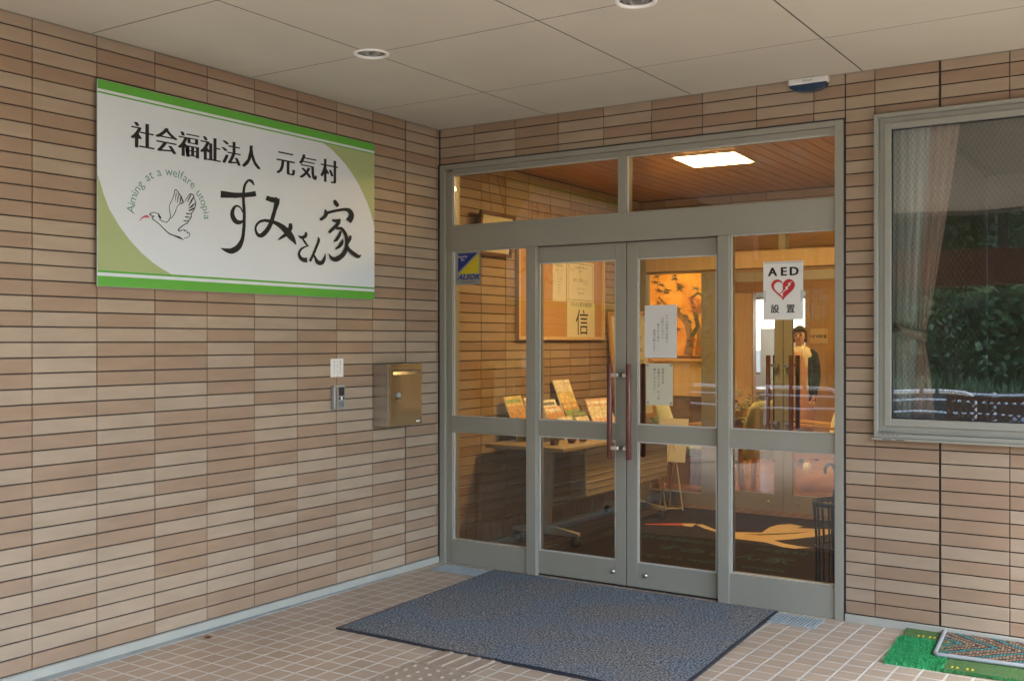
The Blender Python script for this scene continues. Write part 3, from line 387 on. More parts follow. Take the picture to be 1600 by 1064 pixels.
BIRD=[[-2.2,1.971,-2.207,1.975,-2.199,1.974,-2.204,1.977,-2.197,1.977,-2.2,1.98,-2.194,1.98,-2.196,1.983,-2.19,1.982,-2.191,1.985,-2.185,1.983,-2.185,1.986,-2.18,1.984,-2.18,1.987,-2.175,1.984,-2.174,1.987,-2.17,1.983,-2.169,1.986,-2.165,1.982,-2.164,1.985,-2.161,1.981,-2.16,1.985,-2.158,1.981,-2.156,1.985,-2.156,1.98,-2.152,1.983,-2.156,1.977,-2.149,1.979,-2.157,1.973,-2.147,1.975,-2.156,1.968,-2.146,1.973,-2.152,1.964,-2.145,1.972,-2.148,1.963,-2.142,1.97,-2.146,1.964,-2.139,1.965,-2.147,1.964,-2.142,1.961,-2.149,1.961,-2.145,1.959,-2.15,1.956,-2.146,1.958,-2.145,1.953,-2.142,1.956,-2.138,1.95,-2.136,1.953,-2.131,1.947,-2.13,1.951,-2.124,1.946,-2.123,1.949,-2.116,1.946,-2.115,1.949,-2.111,1.945,-2.11,1.949],[-2.202,1.97,-2.2,1.975,-2.199,1.969,-2.197,1.974,-2.195,1.969,-2.193,1.973,-2.192,1.968,-2.189,1.971,-2.192,1.966,-2.187,1.967,-2.193,1.963,-2.187,1.964,-2.193,1.961,-2.186,1.961],[-2.187,1.969,-2.186,1.972,-2.185,1.968,-2.183,1.971,-2.182,1.967,-2.18,1.97,-2.182,1.967,-2.178,1.967,-2.184,1.965,-2.182,1.963,-2.188,1.962,-2.186,1.96,-2.192,1.96,-2.19,1.958],[-2.192,1.954,-2.189,1.958,-2.184,1.95,-2.181,1.954,-2.173,1.945,-2.17,1.948,-2.162,1.939,-2.159,1.942,-2.153,1.934,-2.15,1.937,-2.145,1.928,-2.141,1.931,-2.137,1.922,-2.133,1.925,-2.128,1.915,-2.124,1.918,-2.119,1.908,-2.115,1.912,-2.11,1.902,-2.107,1.906,-2.104,1.898,-2.1,1.902,-2.099,1.895,-2.095,1.899,-2.092,1.892,-2.089,1.897,-2.084,1.89,-2.082,1.895,-2.075,1.888,-2.072,1.893,-2.066,1.886,-2.063,1.891,-2.057,1.883,-2.054,1.89,-2.048,1.88,-2.044,1.888,-2.04,1.878,-2.035,1.886,-2.03,1.876,-2.026,1.882,-2.02,1.874,-2.017,1.877,-2.012,1.872,-2.011,1.874],[-2.109,1.944,-2.112,1.946,-2.103,1.951,-2.105,1.953,-2.093,1.96,-2.097,1.962,-2.087,1.971,-2.091,1.971,-2.086,1.981,-2.09,1.981,-2.089,1.992,-2.093,1.991,-2.091,2.002,-2.095,2.001,-2.093,2.011,-2.096,2.01,-2.094,2.019,-2.097,2.018,-2.093,2.027,-2.096,2.027,-2.089,2.035,-2.092,2.036,-2.083,2.045,-2.087,2.046,-2.078,2.054,-2.081,2.054,-2.074,2.061,-2.078,2.062,-2.071,2.069,-2.074,2.07,-2.068,2.077,-2.072,2.077,-2.065,2.087,-2.069,2.087,-2.063,2.097,-2.067,2.097,-2.06,2.102,-2.064,2.105,-2.058,2.102,-2.056,2.106,-2.053,2.099,-2.05,2.102,-2.048,2.095,-2.044,2.098,-2.045,2.091,-2.041,2.094,-2.043,2.087,-2.038,2.089,-2.039,2.083,-2.035,2.086,-2.036,2.08,-2.032,2.083,-2.032,2.077,-2.027,2.08,-2.029,2.073,-2.024,2.076,-2.027,2.069,-2.021,2.071,-2.026,2.064,-2.02,2.066,-2.025,2.059,-2.018,2.062,-2.022,2.055,-2.016,2.059,-2.02,2.052,-2.013,2.055,-2.019,2.051,-2.013,2.049,-2.022,2.048,-2.019,2.044,-2.029,2.045,-2.026,2.041,-2.034,2.042,-2.032,2.038],[-2.037,2.041,-2.034,2.039,-2.041,2.037,-2.038,2.035,-2.047,2.032,-2.044,2.03,-2.052,2.025,-2.049,2.024,-2.056,2.016,-2.053,2.016,-2.06,2.007,-2.056,2.006,-2.064,1.998,-2.06,1.997,-2.069,1.989,-2.065,1.988,-2.074,1.981,-2.071,1.98,-2.079,1.975,-2.076,1.973,-2.083,1.972,-2.082,1.969,-2.088,1.971,-2.087,1.968,-2.091,1.97,-2.091,1.967],[-2.057,2.091,-2.054,2.092,-2.058,2.086,-2.054,2.086,-2.059,2.079,-2.054,2.079,-2.06,2.071,-2.056,2.071,-2.061,2.062,-2.058,2.062,-2.063,2.053,-2.061,2.053,-2.064,2.047,-2.063,2.047],[-2.044,2.084,-2.04,2.084,-2.045,2.078,-2.041,2.078,-2.047,2.07,-2.042,2.07,-2.049,2.061,-2.044,2.061,-2.05,2.054,-2.046,2.053,-2.052,2.046,-2.049,2.046,-2.052,2.041,-2.051,2.041],[-2.033,2.072,-2.028,2.073,-2.034,2.068,-2.028,2.068,-2.034,2.062,-2.028,2.062,-2.035,2.056,-2.029,2.056,-2.036,2.05,-2.031,2.05,-2.038,2.045,-2.034,2.045,-2.039,2.041,-2.036,2.041],[-2.007,2.052,-2.009,2.053,-2.003,2.058,-2.005,2.059,-1.997,2.066,-2.0,2.068,-1.991,2.074,-1.994,2.076,-1.985,2.081,-1.988,2.083,-1.978,2.088,-1.982,2.09,-1.973,2.092,-1.975,2.096,-1.968,2.092,-1.967,2.097,-1.962,2.091,-1.959,2.095,-1.958,2.089,-1.953,2.092,-1.956,2.086,-1.951,2.087,-1.956,2.081,-1.951,2.082,-1.954,2.075,-1.95,2.077,-1.951,2.07,-1.947,2.072,-1.947,2.065,-1.943,2.067,-1.945,2.059,-1.94,2.061,-1.945,2.052,-1.94,2.053,-1.946,2.044,-1.941,2.044,-1.949,2.036,-1.944,2.035,-1.953,2.028,-1.948,2.026,-1.958,2.019,-1.953,2.018,-1.962,2.013,-1.958,2.011,-1.966,2.008,-1.962,2.006,-1.969,2.004,-1.965,2.002,-1.972,2.0,-1.967,1.999,-1.972,1.994,-1.967,1.995,-1.971,1.99,-1.966,1.99,-1.972,1.985,-1.967,1.984,-1.975,1.98,-1.971,1.978,-1.98,1.975,-1.975,1.973,-1.984,1.97,-1.98,1.968,-1.988,1.965,-1.983,1.963,-1.99,1.96,-1.986,1.958,-1.994,1.956,-1.99,1.953,-2.0,1.953,-1.997,1.949,-2.007,1.949,-2.004,1.946,-2.014,1.945,-2.011,1.942,-2.021,1.941,-2.017,1.938,-2.027,1.937,-2.023,1.934,-2.033,1.932,-2.029,1.929,-2.038,1.928,-2.034,1.925,-2.043,1.923,-2.038,1.92,-2.047,1.92,-2.041,1.916],[-1.971,2.091,-1.968,2.09,-1.974,2.087,-1.97,2.085,-1.979,2.08,-1.974,2.078,-1.984,2.073,-1.978,2.072,-1.988,2.066,-1.983,2.065,-1.991,2.058,-1.988,2.057,-1.994,2.053,-1.992,2.052],[-1.955,2.084,-1.952,2.082,-1.96,2.078,-1.955,2.076,-1.967,2.069,-1.96,2.067,-1.973,2.06,-1.965,2.058,-1.978,2.051,-1.972,2.049,-1.983,2.042,-1.979,2.04,-1.986,2.035,-1.984,2.035],[-1.948,2.055,-1.945,2.053,-1.953,2.051,-1.949,2.048,-1.961,2.045,-1.955,2.041,-1.968,2.04,-1.961,2.034,-1.974,2.034,-1.97,2.029,-1.981,2.029,-1.979,2.026,-1.986,2.025,-1.985,2.023],[-1.952,2.032,-1.95,2.03,-1.957,2.03,-1.954,2.026,-1.965,2.026,-1.96,2.021,-1.971,2.023,-1.967,2.017,-1.977,2.02,-1.975,2.014,-1.984,2.016,-1.982,2.013,-1.988,2.013,-1.987,2.012],[-1.97,2.004,-1.969,2.002,-1.976,2.003,-1.975,2.0,-1.985,2.001,-1.984,1.996,-1.992,2.0,-1.993,1.994,-1.994,2.001,-1.998,1.997,-1.996,2.002,-1.999,2.001,-1.998,2.004,-2.0,2.004],[-1.972,1.985,-1.972,1.984,-1.979,1.985,-1.979,1.982,-1.989,1.985,-1.989,1.98,-1.996,1.985,-1.997,1.979,-2.0,1.985,-2.002,1.98,-2.003,1.985,-2.005,1.983,-2.005,1.985,-2.006,1.984],[-1.985,1.967,-1.985,1.966,-1.991,1.967,-1.991,1.964,-1.999,1.966,-1.999,1.961,-2.006,1.965,-2.006,1.96,-2.009,1.965,-2.011,1.961,-2.012,1.966,-2.014,1.963,-2.014,1.966,-2.015,1.965],[-2.048,1.916,-2.044,1.92,-2.046,1.914,-2.042,1.918,-2.041,1.911,-2.038,1.915,-2.035,1.91,-2.035,1.914,-2.029,1.913,-2.031,1.916,-2.023,1.916,-2.026,1.919,-2.019,1.919,-2.02,1.922,-2.015,1.92,-2.015,1.923,-2.011,1.92,-2.01,1.923,-2.01,1.92,-2.006,1.922,-2.01,1.919,-2.006,1.918,-2.012,1.916,-2.008,1.915,-2.011,1.912,-2.01,1.915,-2.006,1.914,-2.008,1.916,-2.002,1.917,-2.004,1.919,-1.999,1.918,-1.999,1.921,-1.997,1.917,-1.995,1.92,-1.995,1.916,-1.992,1.918,-1.994,1.914,-1.99,1.914,-1.995,1.912,-1.991,1.911,-1.996,1.909,-1.992,1.908,-1.995,1.905,-1.993,1.908,-1.991,1.906,-1.992,1.909,-1.986,1.907,-1.987,1.911,-1.983,1.908,-1.981,1.911,-1.982,1.906,-1.978,1.908,-1.981,1.904,-1.977,1.904,-1.98,1.9,-1.976,1.901,-1.981,1.897,-1.977,1.897,-1.982,1.894,-1.978,1.893,-1.985,1.891,-1.983,1.889,-1.993,1.888,-1.992,1.885,-2.003,1.885,-2.002,1.882,-2.011,1.883,-2.01,1.88]]
RUGBIRD=[[1.202,1.947,1.27,1.992,1.375,2.042,1.347,2.293,1.366,2.419,1.432,2.505,1.549,2.457,1.526,2.36,1.62,2.402,1.757,2.451,1.842,2.467,1.81,2.271,1.745,2.097,1.633,1.904,1.55,1.804,1.646,1.735,1.758,1.698,1.85,1.692,1.762,1.6,1.675,1.61,1.528,1.701,1.407,1.71,1.295,1.708],[0.837,2.091,0.882,2.121,1.065,1.955,1.208,1.932,1.29,1.723,1.097,1.878,0.963,1.968],[0.738,2.069,0.829,2.129,0.86,1.981,0.794,1.98]]
RUGBEAK=[[0.508,1.907,0.737,2.089,0.787,1.996,0.524,1.875]]

# ================================================ building
ROW = .0643; Z0 = .042; PW = .3035; CH = 2.73
X, Y, Z = Vector((1, 0, 0)), Vector((0, 1, 0)), Vector((0, 0, 1))
PL_left = lambda y0=0, z0=0, x=0: frame((x, y0, z0), (0, 1, 0), (0, 0, 1))      # on a wall facing +x
PL_front = lambda x0=0, z0=0, y=0: frame((x0, y, z0), (1, 0, 0), (0, 0, 1))     # on a wall facing -y
PL_floor = lambda x0=0, y0=0, z=0: frame((x0, y0, z), (1, 0, 0), (0, 1, 0))

def tiles(mb, pl, u0, u1, z0, z1, off, thick, seed, depth=.008, mi=0, wide=(), PW=.3035):
    """stack-bonded glazed tiles with chamfered edges, set proud of the grout"""
    rnd = random.Random(seed)
    k0 = math.floor((u0-off)/PW)-1; k1 = math.ceil((u1-off)/PW)+1
    for k in range(k0, k1):
        for j in range(0, 43):
            a = off+k*PW+.0019; b = off+(k+1)*PW-.0019; c = Z0+j*ROW+.0028; d = Z0+(j+1)*ROW-.0028
            h = random.Random(seed*7919+k*131+j).random(); h2 = random.Random(seed*31+k*17+j*5+3).random()
            if k in wide: b -= .004
            if k-1 in wide: a += .003
            a = max(a, u0); b = min(b, u1); c = max(c, z0); d = min(d, z1)
            if b-a < .006 or d-c < .006: continue
            mb.c = (.82+.18*h2) if h > .5 else (.16*h2)
            e = .0017; dz = (h2-.5)*.0006
            q = [pl(a, c, 0), pl(b, c, 0), pl(b, d, 0), pl(a, d, 0), pl(a, c, depth-e), pl(b, c, depth-e), pl(b, d, depth-e), pl(a, d, depth-e),
                 pl(a+e, c+e, depth+dz), pl(b-e, c+e, depth+dz), pl(b-e, d-e, depth-dz), pl(a+e, d-e, depth-dz)]
            mb.add(q, [(0, 1, 5, 4), (1, 2, 6, 5), (2, 3, 7, 6), (3, 0, 4, 7), (4, 5, 9, 8), (5, 6, 10, 9), (6, 7, 11, 10), (7, 4, 8, 11), (8, 9, 10, 11)], mi)
    mb.c = .5

home = thing('care_home', 'tan tiled care home entrance with a covered porch, glazed doors and a side window', 'building')
# ---- left wall (exterior)
YL = -3.80
mb = MB(); mb.box(-.2, -.008, YL, .10, 0, CH+.02, 1)
pl = frame((-.008, 0, 0), (0, 1, 0), (0, 0, 1))
tiles(mb, pl, YL, 0.005, Z0, CH, -.027, 0, 3, wide=(-2, ))
mb.box(-.2, 0, YL-.012, YL-.001, 0, CH+.02, 1)
mb.build('side_wall', [M['tile'], M['grout']], home, tint=True)
mb = MB(); mb.box(0, .012, YL, -.012, 0, Z0-.004); mb.box(-.004, .008, YL, -.002, Z0-.004, Z0-.001); o = mb.build('plinth', M['plinth'], home, bevel=.002)
mb = MB(); mb.prism([(.0125, YL, .0006), (.080, YL, .0006), (.062, -2.0, .0006), (.026, -.6, .0006), (.0125, -.45, .0006)], 0, (0, 0, .0022)); mb.build('gutter_strip', M['gutter'], home)
# ---- front wall
WX0, WX1, WZ0, WZ1 = 2.692, 4.45, .928, 2.503
DX1, DZ1 = 2.545, 2.503
XE = 8.0
mb = MB()
for (a, b, c, d) in ((0, DX1, DZ1, CH+.02), (DX1, WX0, 0, CH+.02), (WX0, WX1, 0, WZ0), (WX0, WX1, WZ1, CH+.02), (WX1, XE, 0, CH+.02)):
    mb.box(a, b, .008, .10, c, d, 1)
pl = frame((0, .008, 0), (1, 0, 0), (0, 0, 1))
for (a, b, c, d) in ((.0115, DX1, DZ1+.004, CH), (DX1+.006, WX0, Z0, CH), (WX0, WX1, Z0, WZ0-.003), (WX0, WX1, WZ1+.004, CH), (WX1, XE, Z0, CH)):
    tiles(mb, pl, a, b, c, d, .2744, 0, 5, wide=(8, ), PW=.3022)
mb.build('front_wall', [M['tile'], M['grout']], home, tint=True)
mb = MB(); mb.box(DX1+.004, XE, -.012, .006, 0, Z0-.003); mb.build('plinth', M['plinth'], home, bevel=.002)

# ---- porch ceiling boards
mb = MB(); g = .0022
holes = [(.808, -1.58), (2.17, -1.58), (3.535, -1.58), (2.17, -4.31), (.808, -4.31), (4.9, -1.58), (4.9, -4.31), (3.535, -4.31)]
HR = .078
def board(mb, x0, x1, y0, y1, z):
    """a board whose corners or edges are cut round for a downlight"""
    cs = [(x0, y0), (x1, y0), (x1, y1), (x0, y1)]; pts = []
    for i in range(4):
        a = Vector(cs[i]); b = Vector(cs[(i+1) % 4]); pr = Vector(cs[i-1])
        hc = [h for h in holes if (Vector(h)-a).length < .02]
        if hc:
            d0 = (pr-a).normalized(); d1 = (b-a).normalized()
            for k in range(9):
                t = k/8*math.pi/2; pts.append(a+d0*HR*math.cos(t)+d1*HR*math.sin(t))
        else: pts.append(a)
        d = (b-a).normalized(); L_ = (b-a).length
        for h in holes:
            v = Vector(h)-a; s_ = v.dot(d); q = abs(v.x*d.y-v.y*d.x)
            if q < .02 and .1 < s_ < L_-.1:
                n = Vector((-d.y, d.x))
                for k in range(13):
                    t = math.pi*k/12; pts.append(a+d*(s_-HR*math.cos(t))+n*HR*math.sin(t))
    mb.prism([(p.x, p.y, z) for p in pts], 0, (0, 0, .009))
xs = [.012, .815]+[.815+.91*k for k in range(1, 9)]; xs = [x for x in xs if x < 5.5]
ys = [-.012, -.67, -1.58, -2.49, -3.40, -4.31, -5.22, -6.1]
mb = MB()
# holes snapped to the board grid
holes = [(.815, -1.58), (2.18, -1.58), (3.545, -1.58), (2.18, -4.31), (.815, -4.31), (4.91, -1.58)]
for i in range(len(xs)-1):
    for j in range(len(ys)-1):
        board(mb, xs[i]+(g*1.9 if i else 0), xs[i+1]-g*1.9, ys[j+1]+g*1.7, ys[j]-(g*1.7 if j else 0), CH)
o = mb.build('porch_ceiling', [M['ceil']], home, bevel=.0012)
for x in xs[1:-1]:  # dark strips laid in the board gaps to stand in for their shade
    cuts = sorted([h[1] for h in holes if abs(h[0]-x) < .02]); y = -6.1
    for c in cuts+[None]:
        e = (c-HR-.004) if c is not None else -.013
        mb = MB(); mb.box(x-g*1.75, x+g*1.75, y, e, CH+.001, CH+.008); mb.build('joint_shade_strip', M['gap'], o)
        if c is not None: y = c+HR+.004
for y in ys[1:-1]:
    for i in range(len(xs)-1):
        segs = [(xs[i]+g*1.8, xs[i+1]-g*1.8)]
        for h in holes:
            if abs(h[1]-y) < .02: segs = [q for s_ in segs for q in ([(s_[0], min(s_[1], h[0]-HR-.004)), (max(s_[0], h[0]+HR+.004), s_[1])] if s_[0]-.1 < h[0] < s_[1]+.1 else [s_]) if q[1]-q[0] > .02]
        for (a, b) in segs: mb = MB(); mb.box(a, b, y-g*1.6, y+g*1.6, CH+.001, CH+.008); mb.build('joint_shade_strip', M['gap'], o)
mb = MB(); mb.box(-.3, xs[-1]+.03, -6.15, .3, CH+.10, CH+.45, 0)
# dark void lining just above the boards, open round the downlight cans
mb.box(.0, xs[-1], -6.1, 0, CH+.085, CH+.09, 1)
mb.build('porch_roof', [M['white'], M['gap']], home)
mb = MB(); mb.box(-.3, xs[-1]+.03, -6.19, -6.152, CH-.03, CH+.42); mb.box(xs[-1]+.032, xs[-1]+.06, -6.19, .0, CH-.03, CH+.42)
mb.box(.001, .011, -6.1, 0, CH-.001, CH+.008); mb.box(.0115, xs[-1], -.0115, -.001, CH-.001, CH+.008)
mb.build('ceiling_trim', M['alu_light'], home, bevel=.002)
mb = MB(); mb.box(-.4, xs[-1]+.1, -6.35, -6.23, 1.97, 2.34); mb.build('timber_beam', M['beam'], home, bevel=.006)
for px in (-.35, 5.2):
    mb = MB(); mb.box(px-.1, px+.1, -6.37, -6.2, 0, CH+.1); mb.build('post', M['beam'], home, bevel=.006)

# ---- entrance frame (y = 0 face)
mb = MB(); ZT = DZ1
def fr(x0, x1, z0, z1, y0=0.0, y1=.10, mi=0): mb.box(x0, x1, y0, y1, z0, z1, mi)
fr(.010, .052, 0, ZT, -.006, .11); fr(.054, .098, .0, ZT-.045, .012, .09)                      # left jamb, stepped
fr(2.497, 2.541, 0, ZT, -.008, .11)                                                              # right jamb
fr(.052, 2.497, ZT-.030, ZT, -.008, .11); fr(.098, 2.497, ZT-.062, ZT-.0305, .008, .09)         # head, stepped
fr(.0985, 2.4965, 1.960, 2.118, .002, .088)                                                      # transom bar
fr(1.272, 1.322, 2.1185, ZT-.0625, .002, .085)                                                   # upper mullion
fr(.658, .726, .0, 1.9595, -.004, .088); fr(1.874, 1.938, .0, 1.9595, -.004, .088)              # posts
fr(.0985, .6575, .828, .924, .006, .075); fr(.0985, .6575, .002, .150, .004, .085)              # left fixed rails
fr(1.9385, 2.4965, .832, .928, .006, .075); fr(1.9385, 2.4965, .002, .162, .004, .085)          # right fixed rails
fr(.010, 2.541, .0, .006, .10, .14)
frame_o = mb.build('entrance_frame', M['alu'], home, bevel=.0025)
mb = MB()
for (x0, x1, z0, z1) in ((.0985, .6575, .150, .828), (.0985, .6575, .924, 1.96), (1.9385, 2.4965, .162, .832), (1.9385, 2.4965, .928, 1.96), (.0985, 1.272, 2.118, ZT-.062), (1.322, 2.4965, 2.118, ZT-.062)):
    for (a, b, c, d) in ((x0, x0+.006, z0, z1), (x1-.006, x1, z0, z1), (x0+.006, x1-.006, z0, z0+.006), (x0+.006, x1-.006, z1-.006, z1)): mb.box(a, b, .022, .034, c, d)
mb.build('glazing_bead', M['alu_edge'], frame_o)
for (x0, x1, z0, z1) in ((.10, .656, .155, .826), (.10, .656, .926, 1.957), (1.94, 2.494, .165, .830), (1.94, 2.494, .93, 1.957), (.10, 1.27, 2.12, ZT-.064), (1.324, 2.494, 2.12, ZT-.064)):
    mb = MB(); mb.box(x0, x1, .036, .042, z0, z1); mb.build('glass_pane', M['glass'], frame_o)
mb = MB(); mb.box(.0, .0095, -.010, .0, 0, ZT+.004); mb.box(2.5415, 2.5495, -.004, .02, 0, ZT+.004); mb.box(.012, 2.5495, -.004, .02, ZT+.0005, ZT+.0075)
mb.build('sealant_strip', M['rubber'], frame_o)

def make_door(x0, x1, side, hx):
    d = None; mb = MB(); y0, y1 = .030, .066
    sl, sr = (.045, .066) if side < 0 else (.066, .045)
    if side < 0: sl = .026
    mb.box(x0, x0+sl, y0, y1, .012, 1.955); mb.box(x1-sr, x1, y0, y1, .012, 1.955)
    a, b = x0+sl+.0005, x1-sr-.0005
    mb.box(a, b, y0+.001, y1-.001, .012, .148); mb.box(a, b, y0+.001, y1-.001, 1.862, 1.955); mb.box(a, b, y0+.001, y1-.001, .832, .926)
    d = mb.build('door', M['alu'], home, bevel=.0022)
    mb = MB()
    for z0, z1 in ((.148, .832), (.926, 1.862)):
        for (p, q, r_, s_) in ((a, a+.007, z0, z1), (b-.007, b, z0, z1), (a+.007, b-.007, z0, z0+.007), (a+.007, b-.007, z1-.007, z1)): mb.box(p, q, y0+.004, y0+.016, r_, s_)
    mb.build('glazing_bead', M['alu_edge'], d)
    for z0, z1 in ((.15, .83), (.928, 1.86)):
        mb = MB(); mb.box(a+.001, b-.001, .046, .052, z0, z1); mb.build('glass_pane', M['glass'], d)
    for yy, nm in ((-.042, 'handle'), (.14, 'handle')):
        mb = MB(); n = 20
        mb.tube([(hx, yy, .733), (hx, yy, .739), (hx, yy, 1.262), (hx, yy, 1.268)], [.011, .016, .016, .011], 18); h = mb.build(nm, M['handle'], d)
        mb = MB()
        for z in (.795, 1.205):
            cx = x1-.022 if side < 0 else x0+.022
            s = 1 if side < 0 else -1
            lo, hi = sorted((hx+s*.010, cx+s*.008))
            mb.box(lo, hi, min(yy, yy+.0)-.010, yy+.010, z-.011, z+.011)
            mb.box(cx-.011, cx+.011, min(yy, .03) if yy < 0 else .066, .03 if yy < 0 else yy+.010, z-.010, z+.010)
            mb.build('bracket', M['chrome'], d, bevel=.0015); mb = MB()
    mb = MB(); kx = (x1-.085) if side < 0 else (x0+.115)
    Mx = Matrix.Translation((kx, .0305, .083)) @ Matrix.Rotation(R(90), 4, 'X')
    mb.lathe([(.0, .012), (.007, .012), (.0105, .009), (.014, .004), (.0145, 0)], M=Mx, n=20); mb.build('lock', M['steel'], d)
    return d
make_door(.700, 1.309, -1, 1.243)
make_door(1.315, 1.900, 1, 1.362)
mb = MB(); mb.box(.727, 1.873, .0265, .030, 1.9555, 1.9595); mb.build('brush_seal', M['rubber'], frame_o); mb = MB(); mb.box(.727, 1.873, .028, .072, .0065, .0115); mb.build('brush_seal', M['rubber'], frame_o)

# ---- side window
win = None
mb = MB()
def ring(mb, x0, x1, z0, z1, w, y0, y1, wb=None, mi=0):
    wb = wb or w
    mb.box(x0, x0+w, y0, y1, z0, z1, mi); mb.box(x1-w, x1, y0, y1, z0, z1, mi)
    mb.box(x0+w, x1-w, y0+.0006, y1, z0, z0+wb, mi); mb.box(x0+w, x1-w, y0+.0006, y1, z1-w, z1, mi)
ring(mb, WX0+.003, WX1-.003, WZ0, WZ1, .016, -.030, .09, .020)
ring(mb, WX0+.0195, WX1-.0195, WZ0+.0205, WZ1-.0165, .027, .006, .08, .035)
mb.box(WX0-.004, WX1+.004, -.042, .004, WZ0-.012, WZ0-.0005)
win = mb.build('window_frame', M['alu_light'], home, bevel=.0012)
mb = MB(); xm = (WX0+WX1)/2
ring(mb, WX0+.0465, WX1-.0465, WZ0+.0555, WZ1-.0435, .030, -.004, .045, .036)
mb.build('sash', M['alu_light'], win, bevel=.002)
mb = MB(); mb.box(WX0+.0765, WX1-.0765, .0265, .0325, WZ0+.0915, WZ1-.0735); mb.build('glass_pane', M['glass_win'], win)
mb = MB(); ring(mb, WX0+.0768, WX1-.0768, WZ0+.0918, WZ1-.0738, .004, .018, .026); mb.build('gasket', M['rubber'], win)
mb = MB()
for k in range(4): mb.box(2.735+k*.022, 2.745+k*.022, -.0315, -.0306, WZ0+.013, WZ0+.0155)
mb.build('drain_slots', M['rubber'], win); mb = MB()
mb.box(2.74, 2.78, -.0425, -.0421, WZ0-.009, WZ0-.006); mb.box(2.80, 2.84, -.0425, -.0421, WZ0-.009, WZ0-.006)
mb.build('drain_slots', M['rubber'], win); mb = MB()
for k in range(4): mb.box(2.728+k*.017, 2.737+k*.017, -.0122, -.0116, WZ0+.028, WZ0+.031)
mb.build('drain_slots', M['rubber'], win)
mb = MB(); ring(mb, WX0-.001, WX1+.001, WZ0-.0, WZ1+.0035, .0035, -.002, .01); mb.build('sealant_strip', M['rubber'], win)

# ---- vestibule
VC = 2.62
mb = MB(); mb.box(-.3, -.088, .16, 3.16, 0, VC+.1, 1)
pl = frame((-.088, 0, 0), (0, 1, 0), (0, 0, 1)); tiles(mb, pl, .165, 3.10, .15, VC, -.027, 0, 9)
for k in range(40):
    a = .17+k*.0745
    if a > 3.03: break
    mb.c = random.Random(k).random()*.5; mb.box(-.088, -.081, a, a+.066, .018, .142, 2)
mb.box(-.0878, -.084, .165, 3.10, .016, .146, 3)
mb.build('vestibule_side_wall', [M['tile'], M['grout'], M['vest_brick'], M['light_grout']], home, tint=True)
mb = MB(); mb.box(-.081, -.070, .17, 3.10, 0, .016); mb.build('skirting', M['plinth'], home)
mb = MB(); mb.box(-.088, .03, .112, .158, 0, VC); mb.box(-.088, -.02, .10, .111, 0, VC); mb.build('wooden_jamb', M['wood_md'], home, bevel=.002)
mb = MB()
for k in range(27):
    a = -.085+k*.1
    if a > 2.58: break
    mb.box(a, min(a+.094, 2.60), .112, 3.10, VC, VC+.012)
mb.build('vestibule_ceiling', M['wood_ceil'], home, bevel=.002)
mb = MB(); mb.box(-.1, 2.62, .11, 3.1, VC+.0125, VC+.03); mb.build('ceiling_backing', M['wood_dk'], home)
mb = MB(); mb.box(2.60, 2.69, .105, 8.0, 0, VC+.08); mb.build('partition_wall', M['plaster'], home)
mb = MB(); mb.box(-.3, 8.0, .10, 3.2, CH+.022, CH+.10); mb.box(-.3, -.09, .10, .16, 0, CH); mb.build('floor_slab_above', M['dark_plaster'], home)
# inner front lining behind the front wall head
mb = MB(); mb.box(-.085, 2.60, .1005, .111, ZT, VC); mb.box(2.545, 2.60, .1005, .111, 0, ZT); mb.build('inner_lining', M['plaster'], home)
# ---- inner partition at y = 3
mb = MB()
pz = 2.45
mb.box(-.088, 2.60, 3.03, 3.14, pz, VC+.08, 1)
pl = frame((0, 3.03, 0), (1, 0, 0), (0, 0, 1)); tiles(mb, pl, -.08, 2.60, pz+.004, VC, .15, 0, 15)
mb.build('wall_above_inner_doors', [M['tile'], M['grout']], home, tint=True)
mb = MB()
P0, P1 = -.08, 2.598
def f3(a, b, c, d, y0=3.0, y1=3.09): mb.box(a, b, y0, y1, c, d)
f3(P0, P0+.06, 0, pz); f3(P1-.06, P1, 0, pz); f3(P0+.0605, P1-.0605, pz-.05, pz, 3.002)
f3(1.165, 1.225, 2.1355, pz-.0505, 3.004)
f3(.495, .625, 0, 1.9745, 3.004); f3(1.775, 1.905, 0, 1.9745, 3.004)
f3(P0+.0605, .4945, 0, .10, 3.006); f3(1.9055, P1-.0605, 0, .10, 3.006)
ip = mb.build('inner_entrance_frame', M['alu'], home, bevel=.003)
mb = MB(); f3(P0+.0605, P1-.0605, 1.995, 2.135, 2.99); f3(P0+.0605, P1-.0605, 1.9755, 1.9945, 3.03); mb.build('header_beam', M['wood_lt'], ip, bevel=.002)
for (a, b, c, d) in ((P0+.0605, 1.1645, 2.136, pz-.051), (1.2255, P1-.0605, 2.136, pz-.051), (P0+.0605, .4945, .10, 1.974), (1.9055, P1-.0605, .10, 1.974)):
    mb = MB(); mb.box(a, b, 3.04, 3.046, c, d); mb.build('glass_pane', M['glass'], ip)
